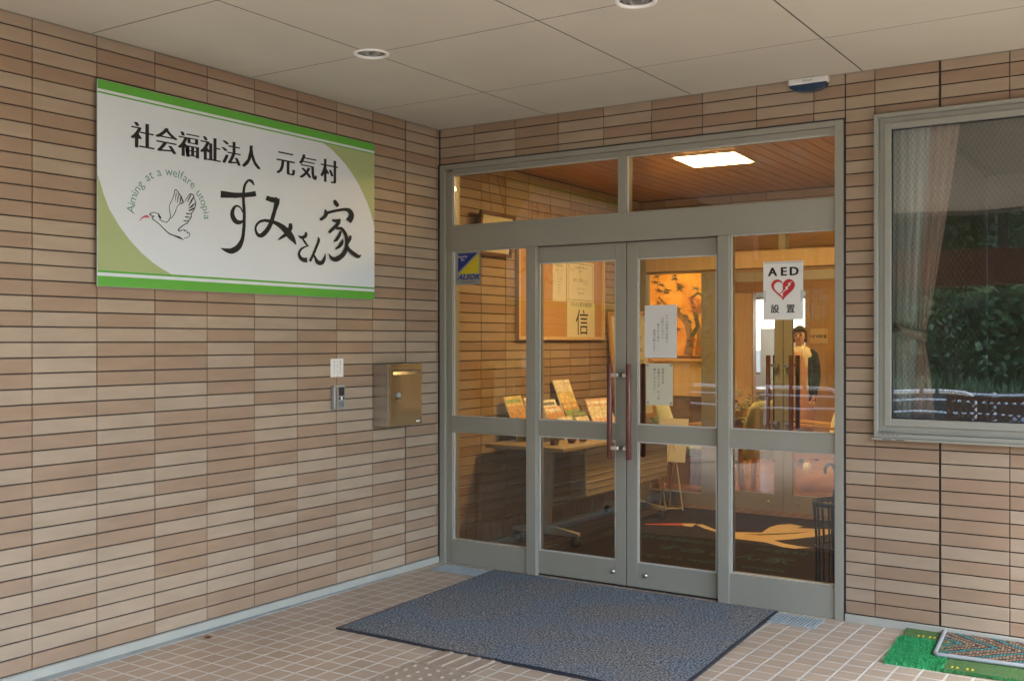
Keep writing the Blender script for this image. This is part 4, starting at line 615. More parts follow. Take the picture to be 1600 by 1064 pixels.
for (a, b, s) in ((.63, 1.198, -1), (1.202, 1.77, 1)):
    mb = MB()
    L0, L1 = (.032, .072) if s < 0 else (.072, .032)
    mb.box(a, a+L0, 3.02, 3.06, .01, 1.965); mb.box(b-L1, b, 3.02, 3.06, .01, 1.965)
    mb.box(a+L0, b-L1, 3.021, 3.059, .01, .15); mb.box(a+L0, b-L1, 3.021, 3.059, 1.885, 1.965)
    dd = mb.build('inner_door', M['alu'], home, bevel=.003)
    mb = MB(); mb.box(a+L0, b-L1, 3.038, 3.044, .15, 1.885); mb.build('glass_pane', M['glass'], dd)
    hx = (b-.10) if s < 0 else (a+.085)
    for yy in (2.955, 3.12):
        mb = MB(); mb.tube([(hx, yy, .68), (hx, yy, 1.28)], .018, 14); mb.build('handle', M['handle'], dd)
        mb = MB(); cx = b-.036 if s < 0 else a+.036
        for z in (.74, 1.2): mb.box(min(hx, cx), max(hx, cx), yy-.01, yy+.01, z-.012, z+.012); mb.box(cx-.01, cx+.01, min(yy, 3.06), max(yy, 3.02), z-.01, z+.01); mb.build('bracket', M['chrome'], dd); mb = MB()
    mb = MB(); mb.lathe([(0, .01), (.012, .009), (.014, 0)], M=Matrix.Translation(((b-.12) if s < 0 else (a+.12), 3.02, .08)) @ Matrix.Rotation(R(90), 4, 'X'), n=14); mb.build('lock', M['steel'], dd)
# ---- lobby shell
mb = MB()
mb.box(-3.1, -3.0, 3.15, 8.0, 0, 2.7); mb.box(-3.0, -.09, 3.15, 3.2, 0, 2.7); mb.build('lobby_wall', M['plaster'], home)
mb = MB(); mb.box(-3.1, 2.7, 3.145, 8.2, 2.605, 2.66); mb.build('lobby_ceiling', M['plaster'], home)
mb = MB()
for (a, b, c, d) in ((-3.0, -.90, 0, 2.604), (-.90, -.20, 2.03, 2.604), (-.20, 2.60, 0, 2.604)): mb.box(a, b, 8.0, 8.1, c, d)
for (a, b) in ((-.96, -.90), (-.20, -.14)): mb.box(a, b, 7.975, 7.9995, 0, 2.09)
mb.box(-.8995, -.2005, 7.976, 7.9995, 2.03, 2.09)
for xx in (.42, .50, 1.3): mb.box(xx, xx+.05, 7.985, 7.9996, 0, 2.1)
mb.build('lobby_back_wall', M['wood_md'], home)
mb = MB(); mb.obox(Matrix.Translation((-.92, 7.96, 0)) @ Matrix.Rotation(R(-118), 4, 'Z'), 0, .72, -.02, .02, .02, 2.02)
lobby_door = mb.build('open_wooden_door', M['wood_lt'], home, bevel=.004)
mb = MB()
mb.box(-3.1, -3.0, 8.1, 11.0, 0, 2.7); mb.box(1.5, 1.6, 8.1, 11, 0, 2.7); mb.box(-3.1, 1.6, 8.1, 11.1, 2.605, 2.7)
for (a, b, c, d) in ((-3, -2.2, 0, 2.6), (-2.2, 1.0, 0, .85), (-2.2, 1.0, 2.1, 2.6), (1.0, 1.5, 0, 2.6)): mb.box(a, b, 11.0, 11.1, c, d)
mb.build('office_wall', M['white'], home)
mb = MB()
for xx in (-2.2, -1.13, -.06): ring(mb, xx, xx+1.06, .85, 2.1, .04, 11.02, 11.06)
ow = mb.build('office_window_frame', M['alu_light'], home)
mb = MB(); mb.box(-2.2, 1.0, 11.038, 11.044, .85, 2.1); mb.build('glass_pane', M['glass'], ow)
# ---- room behind the side window
mb = MB(); mb.box(2.70, 8.0, 3.2, 3.3, 0, CH); mb.box(7.9, 8.0, .1, 3.2, 0, CH); mb.box(2.691, 8.0, .101, 3.2, CH-.1, CH); mb.build('side_room_wall', M['dark_plaster'], home)
mb = MB(); mb.box(2.70, 7.9, .1005, 3.2, .02, .03); mb.build('side_room_floor', M['dark_plaster'], home)

# ---- setting: grounds
def struct(mb, name, m, **k): return tag(mb.build(name, m, **k), kind='structure')
mb = MB(); mb.box(-4.0, 9.0, -8.9, .14, -.6, 0); struct(mb, 'porch_floor', M['porch'])
mb = MB(); mb.box(-.3, 2.69, .1405, 3.14, -.1, 0); struct(mb, 'vestibule_floor', M['vest_floor'])
mb = MB(); mb.box(-3.1, 2.69, 3.1405, 11.1, -.1, .0); struct(mb, 'lobby_floor', M['wood_floor'])
def sheetz(name, x0, x1, y0, y1, z, m, n=1):
    mb = MB(); mb.add([(x0, y0, z), (x1, y0, z), (x1, y1, z), (x0, y1, z)], [(0, 1, 2, 3)]); return struct(mb, name, m)
sheetz('ground', -150, 150, -180, 200, -.62, M['concrete'])
sheetz('road', -60, 60, -19.5, -9.2, -.60, M['asphalt'])
mb = MB(); mb.box(-60, 60, -20.0, -19.6, -.6, .28); struct(mb, 'kerb_wall', M['concrete'])
# grass bank rising behind the low wall
mb = MB(); nx, ny = 60, 14; vs = []; fs = []
for j in range(ny+1):
    for i in range(nx+1):
        t = j/ny; x = -40+80*i/nx; y = -20-16*t
        vs.append((x, y, .26+4.2*t**1.3+.25*math.sin(x*.9+j)*t+.1*math.sin(x*2.3+j*1.7)))
for j in range(ny):
    for i in range(nx): a = j*(nx+1)+i; fs.append((a, a+1, a+nx+2, a+nx+1))
mb.add(vs, fs, 0, True); struct(mb, 'grass_bank', M['soil_bank'])
mb = MB(); rnd = random.Random(4)
for i in range(9000):
    x = rnd.uniform(-22, 14); t = rnd.random()**2; y = -20.05-9*t; tt = (-20-y)/16
    z = .26+4.2*tt**1.3; h = rnd.uniform(.12, .32); a = rnd.uniform(0, 6.28); dx, dy = math.cos(a)*.03, math.sin(a)*.03; lx, ly = rnd.uniform(-.1, .1), rnd.uniform(-.1, .1)
    mb.add([(x-dx, y-dy, z-.03), (x+dx, y+dy, z-.03), (x+lx, y+ly, z+h)], [(0, 1, 2)])
tag(mb.build('long_grass', M['leaf_b']), kind='stuff')
# wooded hill far behind the bank
mb = MB(); vs = []; fs = []; nx, ny = 90, 16
for j in range(ny+1):
    for i in range(nx+1):
        t = j/ny; x = -110+220*i/nx; y = -36-45*t
        vs.append((x, y, 3+17*math.sin(t*math.pi*.5)+1.3*math.sin(i*1.7+j)+1.1*math.sin(i*.61-j*1.3)+(random.random()*1.6 if j else -1)))
for j in range(ny):
    for i in range(nx): a = j*(nx+1)+i; fs.append((a, a+1, a+nx+2, a+nx+1))
mb.add(vs, fs, 0, True); struct(mb, 'wooded_hill', two_tone('distant_woodland', (.012, .022, .008), (.06, .10, .03), 2.2, .95, 1.0, lo=.44, hi=.56, dist=.3))

# ================================================ things on the left wall
# ---- sign board
sg = thing('sign_board', 'large white sign board with green bands, black calligraphy and a flying bird emblem', 'sign', (0, 0, 0))
SX = .028; SY0, SY1, SZ0, SZ1 = -2.474, -.650, 1.636, 2.537
mb = MB(); mb.box(SX-.004, SX, SY0, SY1, SZ0, SZ1); mb.build('panel', M['sign_white'], sg, bevel=.0008)
for zz in (SZ0+.12, (SZ0+SZ1)/2, SZ1-.12): mb = MB(); mb.box(.0015, SX-.0045, SY0+.05, SY1-.05, zz-.015, zz+.015); mb.build('mounting_batten', M['gap'], sg)
pS = lambda a, b, h=0: Vector((SX+h, a, b))
mb = MB(); rect2(mb, pS, SY0+.001, SY1-.001, SZ1-.041, SZ1-.001, .0004); rect2(mb, pS, SY0+.001, SY1-.001, SZ1-.060, SZ1-.053, .0004)
rect2(mb, pS, SY0+.001, SY1-.001, SZ0+.001, SZ0+.046, .0004); rect2(mb, pS, SY0+.001, SY1-.001, SZ0+.061, SZ0+.071, .0004); mb.build('green_band', M['sign_green'], sg)
mb = MB()
LLp = [(SY0+.001, 2.125), (-2.445, 2.045), (-2.413, 1.975), (-2.362, 1.905), (-2.302, 1.842), (-2.245, 1.795), (-2.186, 1.756), (-2.135, 1.730), (-2.080, SZ0+.0715)]
mb.add([pS(a, b, .0004) for a, b in LLp+[(SY0+.001, SZ0+.0715)]], [tuple(range(len(LLp)+1))])
mb.build('pale_green_corner', M['sign_pale'], sg); mb = MB()
URp = [(-1.075, SZ1-.0605), (-1.01, 2.453), (-.956, 2.423), (-.895, 2.385), (-.838, 2.338), (-.79, 2.292), (-.747, 2.238), (-.712, 2.19), (-.684, 2.14), (SY1-.001, 2.06)]
mb.add([pS(a, b, .0004) for a, b in [(SY1-.001, SZ1-.0605)]+URp], [tuple(range(len(URp)+1))])
mb.build('pale_green_corner', M['sign_pale'], sg)
mb = MB()
for (txt, y0, y1, z0) in (('社会福祉法人', -2.305, -1.528, 2.277), ('元気村', -1.437, -.945, 2.277)):
    n = len(txt); pitch = (y1-y0)/n
    for i, ch in enumerate(txt):
        cx = y0+pitch*(i+.5)
        for q, dx in enumerate((-.006, -.003, 0, .003, .006)):
            put_text(mb, pS, ch, cx+dx, z0, .128 if n > 3 else .140, h=.0006+q*.00012, offset=-.0012, sx=.98)
mb.build('lettering', M['ink'], sg)
mb = MB()
for q, st in enumerate(CALLI): put_strip(mb, pS, st, .0006+q*.0003)
mb.build('brush_lettering', M['ink'], sg)
em = None
mb = MB()
for q, st in enumerate(BIRD): put_strip(mb, pS, st, .0006+(q % 5)*.0002)
em = mb.build('emblem', M['ink'], sg)
mb = MB()
for st in BEAK: put_strip(mb, pS, st)
mb.build('beak', M['pink_ink'], em)
mb = MB(); txt = 'Aiming at a welfare utopia'; wd = dict(i=.45, l=.45, m=1.4, w=1.3, t=.65, f=.6, r=.7); wd[' '] = .75; wd['A'] = 1.1
tot = sum(wd.get(c, 1) for c in txt); acc = 0; a0, a1 = R(180), R(2)
for ch in txt:
    k = wd.get(ch, 1); th = a0+(a1-a0)*(acc+k/2)/tot; acc += k
    if ch != ' ': put_text(mb, pS, ch, -2.088+.197*math.cos(th), 1.972+.193*math.sin(th), .058, rot=th-math.pi/2, h=.0006)
mb.build('motto_lettering', M['teal_ink'], em)

# ---- letter box
lb = thing('letter_box', 'brushed steel letter box with a round lock on the tiled side wall', 'mailbox')
bx, by0, by1, bz0, bz1 = .135, -.632, -.345, .905, 1.262
mb = MB(); mb.box(0.001, bx-.018, by0, by1, bz0-.004, bz1-.002); mb.build('box', M['steel'], lb, bevel=.003)
mb = MB(); x0, x1 = bx-.0165, bx
sz0, sz1, sy0, sy1 = bz1-.062, bz1-.030, by0+.022, by1-.018
for (a, b, c, d) in ((by0, by1, bz0, sz0), (by0, by1, sz1, bz1), (by0, sy0, sz0, sz1), (sy1, by1, sz0, sz1)): mb.box(x0, x1, a, b, c, d)
mb.build('front_door', M['brass'], lb)
mb = MB(); mb.box(x0-.0010, x0-.0002, sy0-.01, sy1+.01, sz0-.01, sz1+.01); mb.prism([(x0, sy0+.001, sz0+.001), (x1-.001, sy0+.001, sz0+.001), (x0+.001, sy0+.001, sz1-.004)], 0, (0, sy1-sy0-.002, 0)); mb.build('letter_slot', M['steel'], lb)
mb = MB(); Mx = Matrix.Translation((bx, by0+.062, 1.083)) @ Matrix.Rotation(R(90), 4, 'Y'); mb.lathe([(.017, 0), (.017, .012), (.014, .016), (0, .017)], M=Mx, n=22); mb.build('lock', M['grey_plastic'], lb)
mb = MB(); mb.obox(Matrix.Translation((bx+.014, by0+.062, 1.083)) @ Matrix.Rotation(R(35), 4, 'X'), 0, .006, -.008, .008, -.034, 0); mb.build('lock_flap', M['steel'], lb, bevel=.001)
mb = MB(); rect2(mb, lambda a, b, h: Vector((bx+h, a, b)), by1-.055, by1-.02, bz0+.012, bz0+.022, .0006); mb.build('maker_plate', M['white'], lb)

# ---- intercom
ic = thing('intercom', 'small silver and black door intercom on the tiled wall left of the letter box', 'intercom')
mb = MB(); mb.box(.001, .026, -.985, -.895, 1.018, 1.150); mb.build('housing', M['grey_plastic'], ic, bevel=.005)
mb = MB(); mb.box(.0262, .028, -.984+.004, -.959, 1.022, 1.146); mb.build('side_trim', M['steel'], ic, bevel=.0008)
mb = MB(); mb.box(.0262, .0275, -.950, -.903, 1.092, 1.140); mb.build('camera_window', M['dark'], ic, bevel=.0006)
mb = MB(); mb.box(.0262, .0272, -.950, -.903, 1.070, 1.085); 
for k in range(5): mb.box(.0262, .027, -.948, -.905, 1.030+k*.007, 1.033+k*.007)
mb.build('speaker_grille', M['dark'], ic)
mb = MB(); mb.lathe([(0, .004), (.008, .003), (.009, 0)], M=Matrix.Translation((.0262, -.926, 1.0775)) @ Matrix.Rotation(R(90), 4, 'Y'), n=16); mb.build('call_button', M['white'], ic)

def notice(name, label, cat, pl, x0, x1, y0, y1, m, cols, ink='ink', vert=True, size=None, group=None, mark=None):
    """a sheet of paper with columns (or rows) of small writing"""
    t = thing(name, label, cat, (0, 0, 0), group=group)
    mb = MB(); sheet(mb, pl, x0, x1, y0, y1, 0.0003, .0011); mb.build('sheet', m, t)
    mb = MB()
    for (tx, x, y, s) in cols:
        if vert: put_vtext(mb, pl, tx, x, y, s, h=.0015)
        else: put_text(mb, pl, tx, x, y, s, h=.0015)
    mb.build('lettering', M[ink], t)
    return t
pw = PL_left(0, 0, .0005)
notice('paper_notice', 'small white notice with columns of tiny writing above the intercom', 'notice', pw, -.988, -.885, 1.196, 1.298, M['paper'],
       [('御用の方は', -.910, 1.276, .014), ('インターホンを', -.933, 1.276, .0125), ('押して下さい', -.958, 1.276, .012)], ink='grey_ink')

# ================================================ things on the doors
g = PL_front(0, 0, .0455)        # outer face of the door glass, seen through nothing
def gl_pl(y):
    return frame((0, y, 0), (1, 0, 0), (0, 0, 1))
pg = gl_pl(.0445)
notice('paper_notice', 'white notice with four columns of writing taped high on the right door', 'notice', pg, 1.420, 1.616, 1.303, 1.597, M['paper'],
       [('ドアの開閉の時間は', 1.556, 1.532, .0165), ('お静かに出入り', 1.530, 1.516, .0165), ('戴きます様に', 1.504, 1.482, .0165), ('御協力願います', 1.479, 1.448, .0165)], ink='grey_ink')
t = notice('paper_notice', 'cream notice with three columns of writing taped below the white notice', 'notice', pg, 1.428, 1.592, 1.040, 1.272, M['cream_paper'],
       [('御用の方は', 1.532, 1.232, .0165), ('玄関のインターホンを', 1.506, 1.232, .0165), ('鳴らして下さい。', 1.481, 1.232, .0165)])
for x in (1.432, 1.574):
    for z in (1.046, 1.256): mb = MB(); rect2(mb, pg, x, x+.014, z, z+.012, .0018); mb.build('tape', M['silver_film'], t)
# AED poster
ae = thing('aed_poster', 'white poster with bold letters and a red heart on the right glass pane', 'poster')
pg = gl_pl(.0348); AX0, AX1, AZ0, AZ1 = 2.113, 2.325, 1.508, 1.810
mb = MB(); sheet(mb, pg, AX0, AX1, AZ0, AZ1, .0003, .0011); mb.build('sheet', M['paper'], ae)
acx = (AX0+AX1)/2
mb = MB()
for q, dx in enumerate((-.0016, .0016)):
    put_text(mb, pg, 'A', acx-.056+dx, 1.737, .061, h=.0015+q*.0001, offset=.0012, sx=1.1); put_text(mb, pg, 'E', acx+.003+dx, 1.737, .061, h=.0015+q*.0001, offset=.0012, sx=1.1); put_text(mb, pg, 'D', acx+.058+dx, 1.737, .061, h=.0015+q*.0001, offset=.0012, sx=1.1)
mb.build('lettering', M['ink'], ae); mb = MB()
for q, dx in enumerate((-.0012, .0012)):
    put_text(mb, pg, '設', acx-.043+dx*.6, 1.547, .047, h=.0015+q*.0001, offset=.0006); put_text(mb, pg, '置', acx+.040+dx*.6, 1.547, .047, h=.0015+q*.0001, offset=.0006)
mb.build('lettering', M['ink'], ae)
def heart(s, n=40, half=0):
    pts = []
    for k in range(n):
        t = 2*math.pi*k/n
        x = 16*math.sin(t)**3; y = 13*math.cos(t)-5*math.cos(2*t)-2*math.cos(3*t)-math.cos(4*t)
        pts.append((x/16*s*1.02, (y+2.5)/16*s))
    return pts
hz = 1.662
mb = MB(); H = heart(.062); mb.add([pg(acx+a, hz+b, .0014) for a, b in H], [tuple(range(len(H)))]); hh = mb.build('heart_symbol', M['red_ink'], ae)
mb = MB(); H2 = [(a, b) for a, b in heart(.047, 60) if a < -.001]
H2 = [(-.001, .028)]+[p for p in sorted(H2, key=lambda p: -math.atan2(p[1]-.0, -p[0]))]+[(-.001, -.044)]
mb.add([pg(acx+a, hz+b, .0018) for a, b in H2], [tuple(range(len(H2)))])
bolt = [(.052, .044), (.026, .034), (.030, .024), (.012, .014), (.015, .005), (-.010, -.012), (.002, -.006), (.001, -.016), (.008, -.006), (.028, .006), (.024, .015), (.040, .024), (.038, .033)]
mb.add([pg(acx+a, hz+b, .0021) for a, b in bolt], [tuple(range(len(bolt)))]); mb.build('lightning_bolt', M['paper'], ae)
mb = MB(); mb.add([pg(acx+a, hz+b, .0024) for a, b in [(-.031, -.028), (-.004, -.006), (-.006, -.001), (.002, -.002), (-.003, -.012)]], [(0, 1, 2, 3, 4)]); mb.build('bolt_tip', M['red_ink'], ae)  # tip of the bolt printed in red over the white half
clear_tape = mat('clear_tape', (.55, .56, .54), .25, var=.04)
for (a, b, c, d) in ((AX0+.002, AX0+.014, 1.60, 1.66), (AX1-.014, AX1-.002, 1.60, 1.66), (AX0+.004, AX1-.004, AZ1-.010, AZ1-.002)): mb = MB(); rect2(mb, pg, a, b, c, d, .0016); mb.build('tape', clear_tape, ae)
# security sticker
ss = thing('security_sticker', 'silver sticker with a blue and yellow diagonal square on the left glass pane', 'sticker')
sx0, sx1, sz0_, sz1_ = .104, .298, 1.748, 1.957
mb = MB(); sheet(mb, pg, sx0, sx1, sz0_, sz1_, .0003, .0009); mb.build('film', M['silver_film'], ss)
q0, q1, r0, r1 = sx0+.022, sx1-.012, 1.818, 1.945
mb = MB(); mb.add([pg(q0, r0+.010, .0012), pg(q1-.012, r1, .0012), pg(q0, r1, .0012)], [(0, 1, 2)]); put_text(mb, pg, 'ALSOK', (q0+q1)/2, 1.782, .043, h=.0012, offset=.0012, shear=.35, sx=1.25); mb.build('blue_print', M['blue_ink'], ss)
mb = MB(); mb.add([pg(q0+.006, r0, .0012), pg(q1, r0, .0012), pg(q1, r1-.006, .0012)], [(0, 1, 2)]); mb.build('yellow_print', M['yellow_ink'], ss)
mb = MB(); put_text(mb, pg, 'Security', q0+.036, r1-.026, .022, h=.0016); put_text(mb, pg, 'On', q0+.036, r1-.046, .022, h=.0016); mb.build('white_print', M['white'], ss)
mb = MB(); put_text(mb, pg, '綜合警備保障', (q0+q1)/2, 1.760, .014, h=.0014, sx=1.2); mb.build('small_print', M['grey_ink'], ss)

# ================================================ ceiling fittings
ring_white = mat('gloss_white_enamel', (.92, .93, .90), .3, var=.01)
def downlight(x, y):
    t = thing('recessed_downlight', DL[(x, y)], 'downlight', (x, y, CH), group='downlights recessed in the porch ceiling')
    mb = MB(); mb.lathe([(.066, .008), (.066, -.002), (.070, -.006), (.080, -.005), (.084, -.001), (.084, .0)], n=40); mb.build('trim_ring', ring_white, t)
    mb = MB(); mb.lathe([(.0658, .004), (.064, .03), (.056, .06), (.038, .082), (.0, .083)], n=40); mb.build('reflector', M['chrome'], t)
    mb = MB(); mb.lathe([(0, .012), (.016, .015), (.022, .03), (.022, .07)], n=20); mb.build('bulb', M['white'], t)
    mb = MB(); mb.lathe([(.073, .009), (.073, .084)], n=30); mb.build('can', M['gap'], t)
DL = {(.815, -1.58): 'unlit round recessed downlight in the porch ceiling above the sign board', (2.18, -1.58): 'unlit round recessed downlight cut by the top edge of the photo above the doors',
      (3.545, -1.58): 'unlit recessed downlight in the porch ceiling in front of the side window', (2.18, -4.31): 'unlit recessed downlight in the outer porch ceiling opposite the doors',
      (.815, -4.31): 'unlit recessed downlight in the outer porch ceiling by the end of the side wall', (4.91, -1.58): 'unlit recessed downlight in the porch ceiling farthest to the right'}
for k in DL: downlight(*k)
# door sensor
se = thing('door_sensor', 'white and dark blue motion sensor on the tiles above the doors', 'sensor')
sx, w2 = 2.372, .100
mb = MB(); mb.box(sx-w2, sx+w2, -.045, .0, 2.697, 2.729); mb.build('cover', M['white'], se, bevel=.006)
mb = MB(); n = 14
prof = [(sx-w2*.96*math.cos(math.pi*k/n), 2.696-.040*math.sin(math.pi*k/n)) for k in range(n+1)]
mb.loft([[Vector((a, y, b)) for a, b in prof] for y in (0.0, -.036, -.042)], sm=False)
mb.build('lens', M['lens_blue'], se, bevel=.003)
mb = MB(); put_text(mb, gl_pl(-.0452), 'SENSOR', sx, 2.708, .014, h=.0008); mb.build('lettering', M['grey_ink'], se)

# ================================================ on the floor outside
# main entrance mat
mt = thing('entrance_mat', 'large blue-grey loop pile mat lying in front of the entrance doors', 'door mat')
A = [(.525, -1.508), (2.300, -1.508), (2.215, -.022), (.440, -.022)]
mb = MB(); nx, ny = 60, 50; vs = []; fs = []
rnd = random.Random(8)
for j in range(ny+1):
    for i in range(nx+1):
        u, v = i/nx, j/ny; u2 = .008+u*.984; v2 = .010+v*.982
        x = (A[0][0]*(1-u2)+A[1][0]*u2)*(1-v2)+(A[3][0]*(1-u2)+A[2][0]*u2)*v2; y = (A[0][1]*(1-v2)+A[3][1]*v2)
        vs.append((x, y, .0095+.0012*math.sin(x*7+y*3)+.0008*math.sin(y*11-x*4)))
for j in range(ny):
    for i in range(nx): a = j*(nx+1)+i; fs.append((a, a+1, a+nx+2, a+nx+1))
mb.add(vs, fs, 0, True); mb.build('pile', M['mat'], mt)
mb = MB(); nn = 90; loop = []
for k in range(4):
    a, b = Vector(A[k]), Vector(A[(k+1) % 4])
    for i in range(nn):
        p = a.lerp(b, i/nn); d = (b-a).normalized(); nrm = Vector((d.y, -d.x))
        loop.append(p+nrm*(.0022*math.sin(i*1.9)*(1 if k == 0 else .4)))
mb.prism([(p.x, p.y, .0006) for p in loop], 0, (0, 0, .0068)); mb.build('rubber_edge', M['mat_edge'], mt)
# drain grates
def grate(x0, x1, y0, y1, label):
    t = thing('drain_grate', label, 'drain grate', ((x0+x1)/2, (y0+y1)/2, 0), group='galvanised grates in the porch floor')
    a, b = (x1-x0)/2, (y1-y0)/2
    mb = MB(); mb.box(-a, a, -b, b, .0005, .0015); mb.build('pit', M['pit'], t)
    mb = MB(); ring3 = [(-a, -a+.006, -b, b), (a-.006, a, -b, b), (-a+.006, a-.006, -b, -b+.006), (-a+.006, a-.006, b-.006, b)]
    for (p, q, r_, s_) in ring3: mb.box(p, q, r_, s_, .0016, .0060)
    n = int(2*a/.0165)
    for k in range(1, n): xx = -a+2*a*k/n; mb.box(xx-.0035, xx+.0035, -b+.006, b-.006, .0016, .0055)
    n = int(2*b/.028)
    for k in range(1, n): yy = -b+2*b*k/n; mb.box(-a+.006, a-.006, yy-.0015, yy+.0015, .0016, .0050)
    mb.build('bars', M['grate'], t)
grate(.095, .485, -.222, -.052, 'galvanised drain grate beside the side wall, partly under the corner of the blue-grey mat')
grate(2.10, 2.462, -.232, -.048, 'galvanised drain grate at the right edge of the blue-grey mat')
# tactile paving
tb = thing('tactile_paving', 'beige tactile tile with raised parallel bars running under the mat', 'tactile tile')
mb = MB(); mb.box(1.192, 1.492, -1.708, -1.410, .0008, .004); mb.build('tile', M['tactile'], tb, bevel=.001)
for k in range(4):
    xx = 1.228+k*.0755; mb = MB(); mb.prism([(xx-.014, -1.698, .004), (xx+.014, -1.698, .004), (xx+.009, -1.694, .0088), (xx-.009, -1.694, .0088)], 0, (0, .182, 0)); mb.build('bar', M['tactile'], tb)
td = thing('tactile_paving', 'beige tactile tile dotted with round studs in front of the barred one', 'tactile tile')
mb = MB(); mb.box(1.176, 1.492, -2.02, -1.716, .0008, .004); mb.build('tile', M['tactile'], td, bevel=.001)
for j in range(5):
    for i in range(5):
        mb = MB(); mb.lathe([(.0125, .004), (.010, .0078), (.006, .0090), (0, .0092)], c=(1.206+i*.0645, -1.752-j*.0615, 0), n=12); mb.build('stud', M['tactile'], td)
# green turf mat with framed mat on top
gm = thing('turf_mat', 'worn green artificial turf mat lying under the framed boot mat by the window wall', 'door mat')
def ragged(x0, x1, y0, y1, z0, z1, m, name, parent, amp=.004, M4=None, bulge=0):
    mb = MB(); loop = []; n = 50; r = random.Random(int(x0*100))
    C4 = [(x0, y0), (x1, y0), (x1, y1), (x0, y1)]
    for k in range(4):
        a, b = Vector(C4[k]), Vector(C4[(k+1) % 4]); d = (b-a).normalized()
        for i in range(n): p = a.lerp(b, i/n)+Vector((d.y, -d.x))*r.uniform(-amp, amp); loop.append(p)
    f = (lambda p: M4 @ Vector(p)) if M4 else Vector
    mb.prism([f((p.x, p.y, z0)) for p in loop], 0, (0, 0, z1-z0), 0)
    return mb.build(name, m, parent)
GA = Matrix.Translation((2.885, -.60, 0)) @ Matrix.Rotation(R(4), 4, 'Z')
ragged(0, .235, 0, .42, .001, .016, M['grass_mat'], 'bright_turf', gm, M4=GA)
ragged(.005, .235, .421, .60, .001, .0155, M['grass_mat2'], 'olive_turf', gm, M4=GA)
ragged(.236, .92, -.005, .60, .001, .0155, M['grass_mat2'], 'olive_turf', gm, M4=GA)
mb = MB()
for (x, y) in ((.075, .47), (.125, .47), (.20, .53), (.27, .04), (.33, .04)):
    for e in (0, .02):
        mb.obox(GA, x+e-.006, x+e+.002, y-.012, y+.012, .0156, .0172)
mb.build('yellow_flecks', M['yellow_ink'], gm)
tuft = MB(); rnd = random.Random(5)
for i in range(5200):
    x = rnd.uniform(-.006, .236); y = rnd.uniform(-.008, .42)
    p = GA @ Vector((x, y, .014)); a = rnd.uniform(0, 6.3); l = rnd.uniform(.007, .016)
    tuft.add([p+Vector((math.cos(a)*.002, math.sin(a)*.002, 0)), p-Vector((math.cos(a)*.002, math.sin(a)*.002, 0)), p+Vector((rnd.uniform(-.009, .009), rnd.uniform(-.009, .009), l))], [(0, 1, 2)])
for i in range(1500):
    k = rnd.random(); x, y = (rnd.uniform(.236, .9), -.008+rnd.uniform(-.006, .02))
    p = GA @ Vector((x, y, .008)); a = rnd.uniform(0, 6.3)
    tuft.add([p+Vector((.002, 0, 0)), p-Vector((.002, 0, 0)), p+Vector((rnd.uniform(-.009, .009), rnd.uniform(-.014, .002), rnd.uniform(.004, .012)))], [(0, 1, 2)])
tag(tuft.build('turf_blades', M['grass_mat'], gm), kind='stuff')
bm_ = thing('boot_mat', 'brown and teal chevron mat in a grey frame lying on the green turf mat', 'door mat')
GB = Matrix.Translation((3.055, -.425, .018)) @ Matrix.Rotation(R(5), 4, 'Z')
W, D = .72, .47
mb = MB(); loop = []
for (cx, cy, a0) in ((.02, .02, 180), (W-.02, .02, 270), (W-.02, D-.02, 0), (.02, D-.02, 90)):
    for k in range(6): a = R(a0+90*k/5); loop.append(GB @ Vector((cx+.02*math.cos(a), cy+.02*math.sin(a), .008)))
loop.append(loop[0]); mb.tube(loop, .0095, 10, cap=False); mb.build('frame', mat('light_grey_rubber', (.26, .28, .29), .6, var=.05), bm_)
mb = MB(); mats_ = [mat('brown_yarn', (.13, .075, .045), .95, var=.2, vscale=80), mat('tan_yarn', (.30, .20, .12), .95, var=.2, vscale=80), mat('teal_yarn', (.05, .20, .19), .95, var=.2, vscale=80), mat('charcoal_yarn', (.03, .03, .03), .95, var=.2, vscale=80)]
mb.obox(GB, .006, W-.006, .006, D-.006, 0, .003, 3)
pat = [0, 1, 0, 3, 2, 2, 3, 1, 0, 1, 3]
for i in range(52):
    for j in range(40):
        u = .012+i*(W-.024)/52; v = .012+j*(D-.024)/40
        ph = (int(i+abs(j-20)*.9)) % 11
        r = .0055
        c = pat[ph]; zz = .003+random.uniform(.002, .0045)
        dx = .0062; dy = .0048
        mb.obox(GB @ Matrix.Translation((u, v, 0)), 0, dx*2*.85, 0, dy*2*.8, .003, zz, c)
mb.build('woven_pad', mats_, bm_)
# dry leaf
lf = MB(); c0 = Vector((.115, -1.97, .004))
lf.add([c0, c0+Vector((.02, .012, .012)), c0+Vector((.045, .0, .004)), c0+Vector((.025, -.015, .009)), c0+Vector((.06, .004, .012))], [(0, 1, 2), (0, 2, 3), (2, 4, 1)])
tag(lf.build('fallen_leaf', mat('dry_leaf', (.20, .06, .025), .7, var=.2), solid=.0012), 'curled dry brown leaf lying by the foot of the side wall', 'leaf')

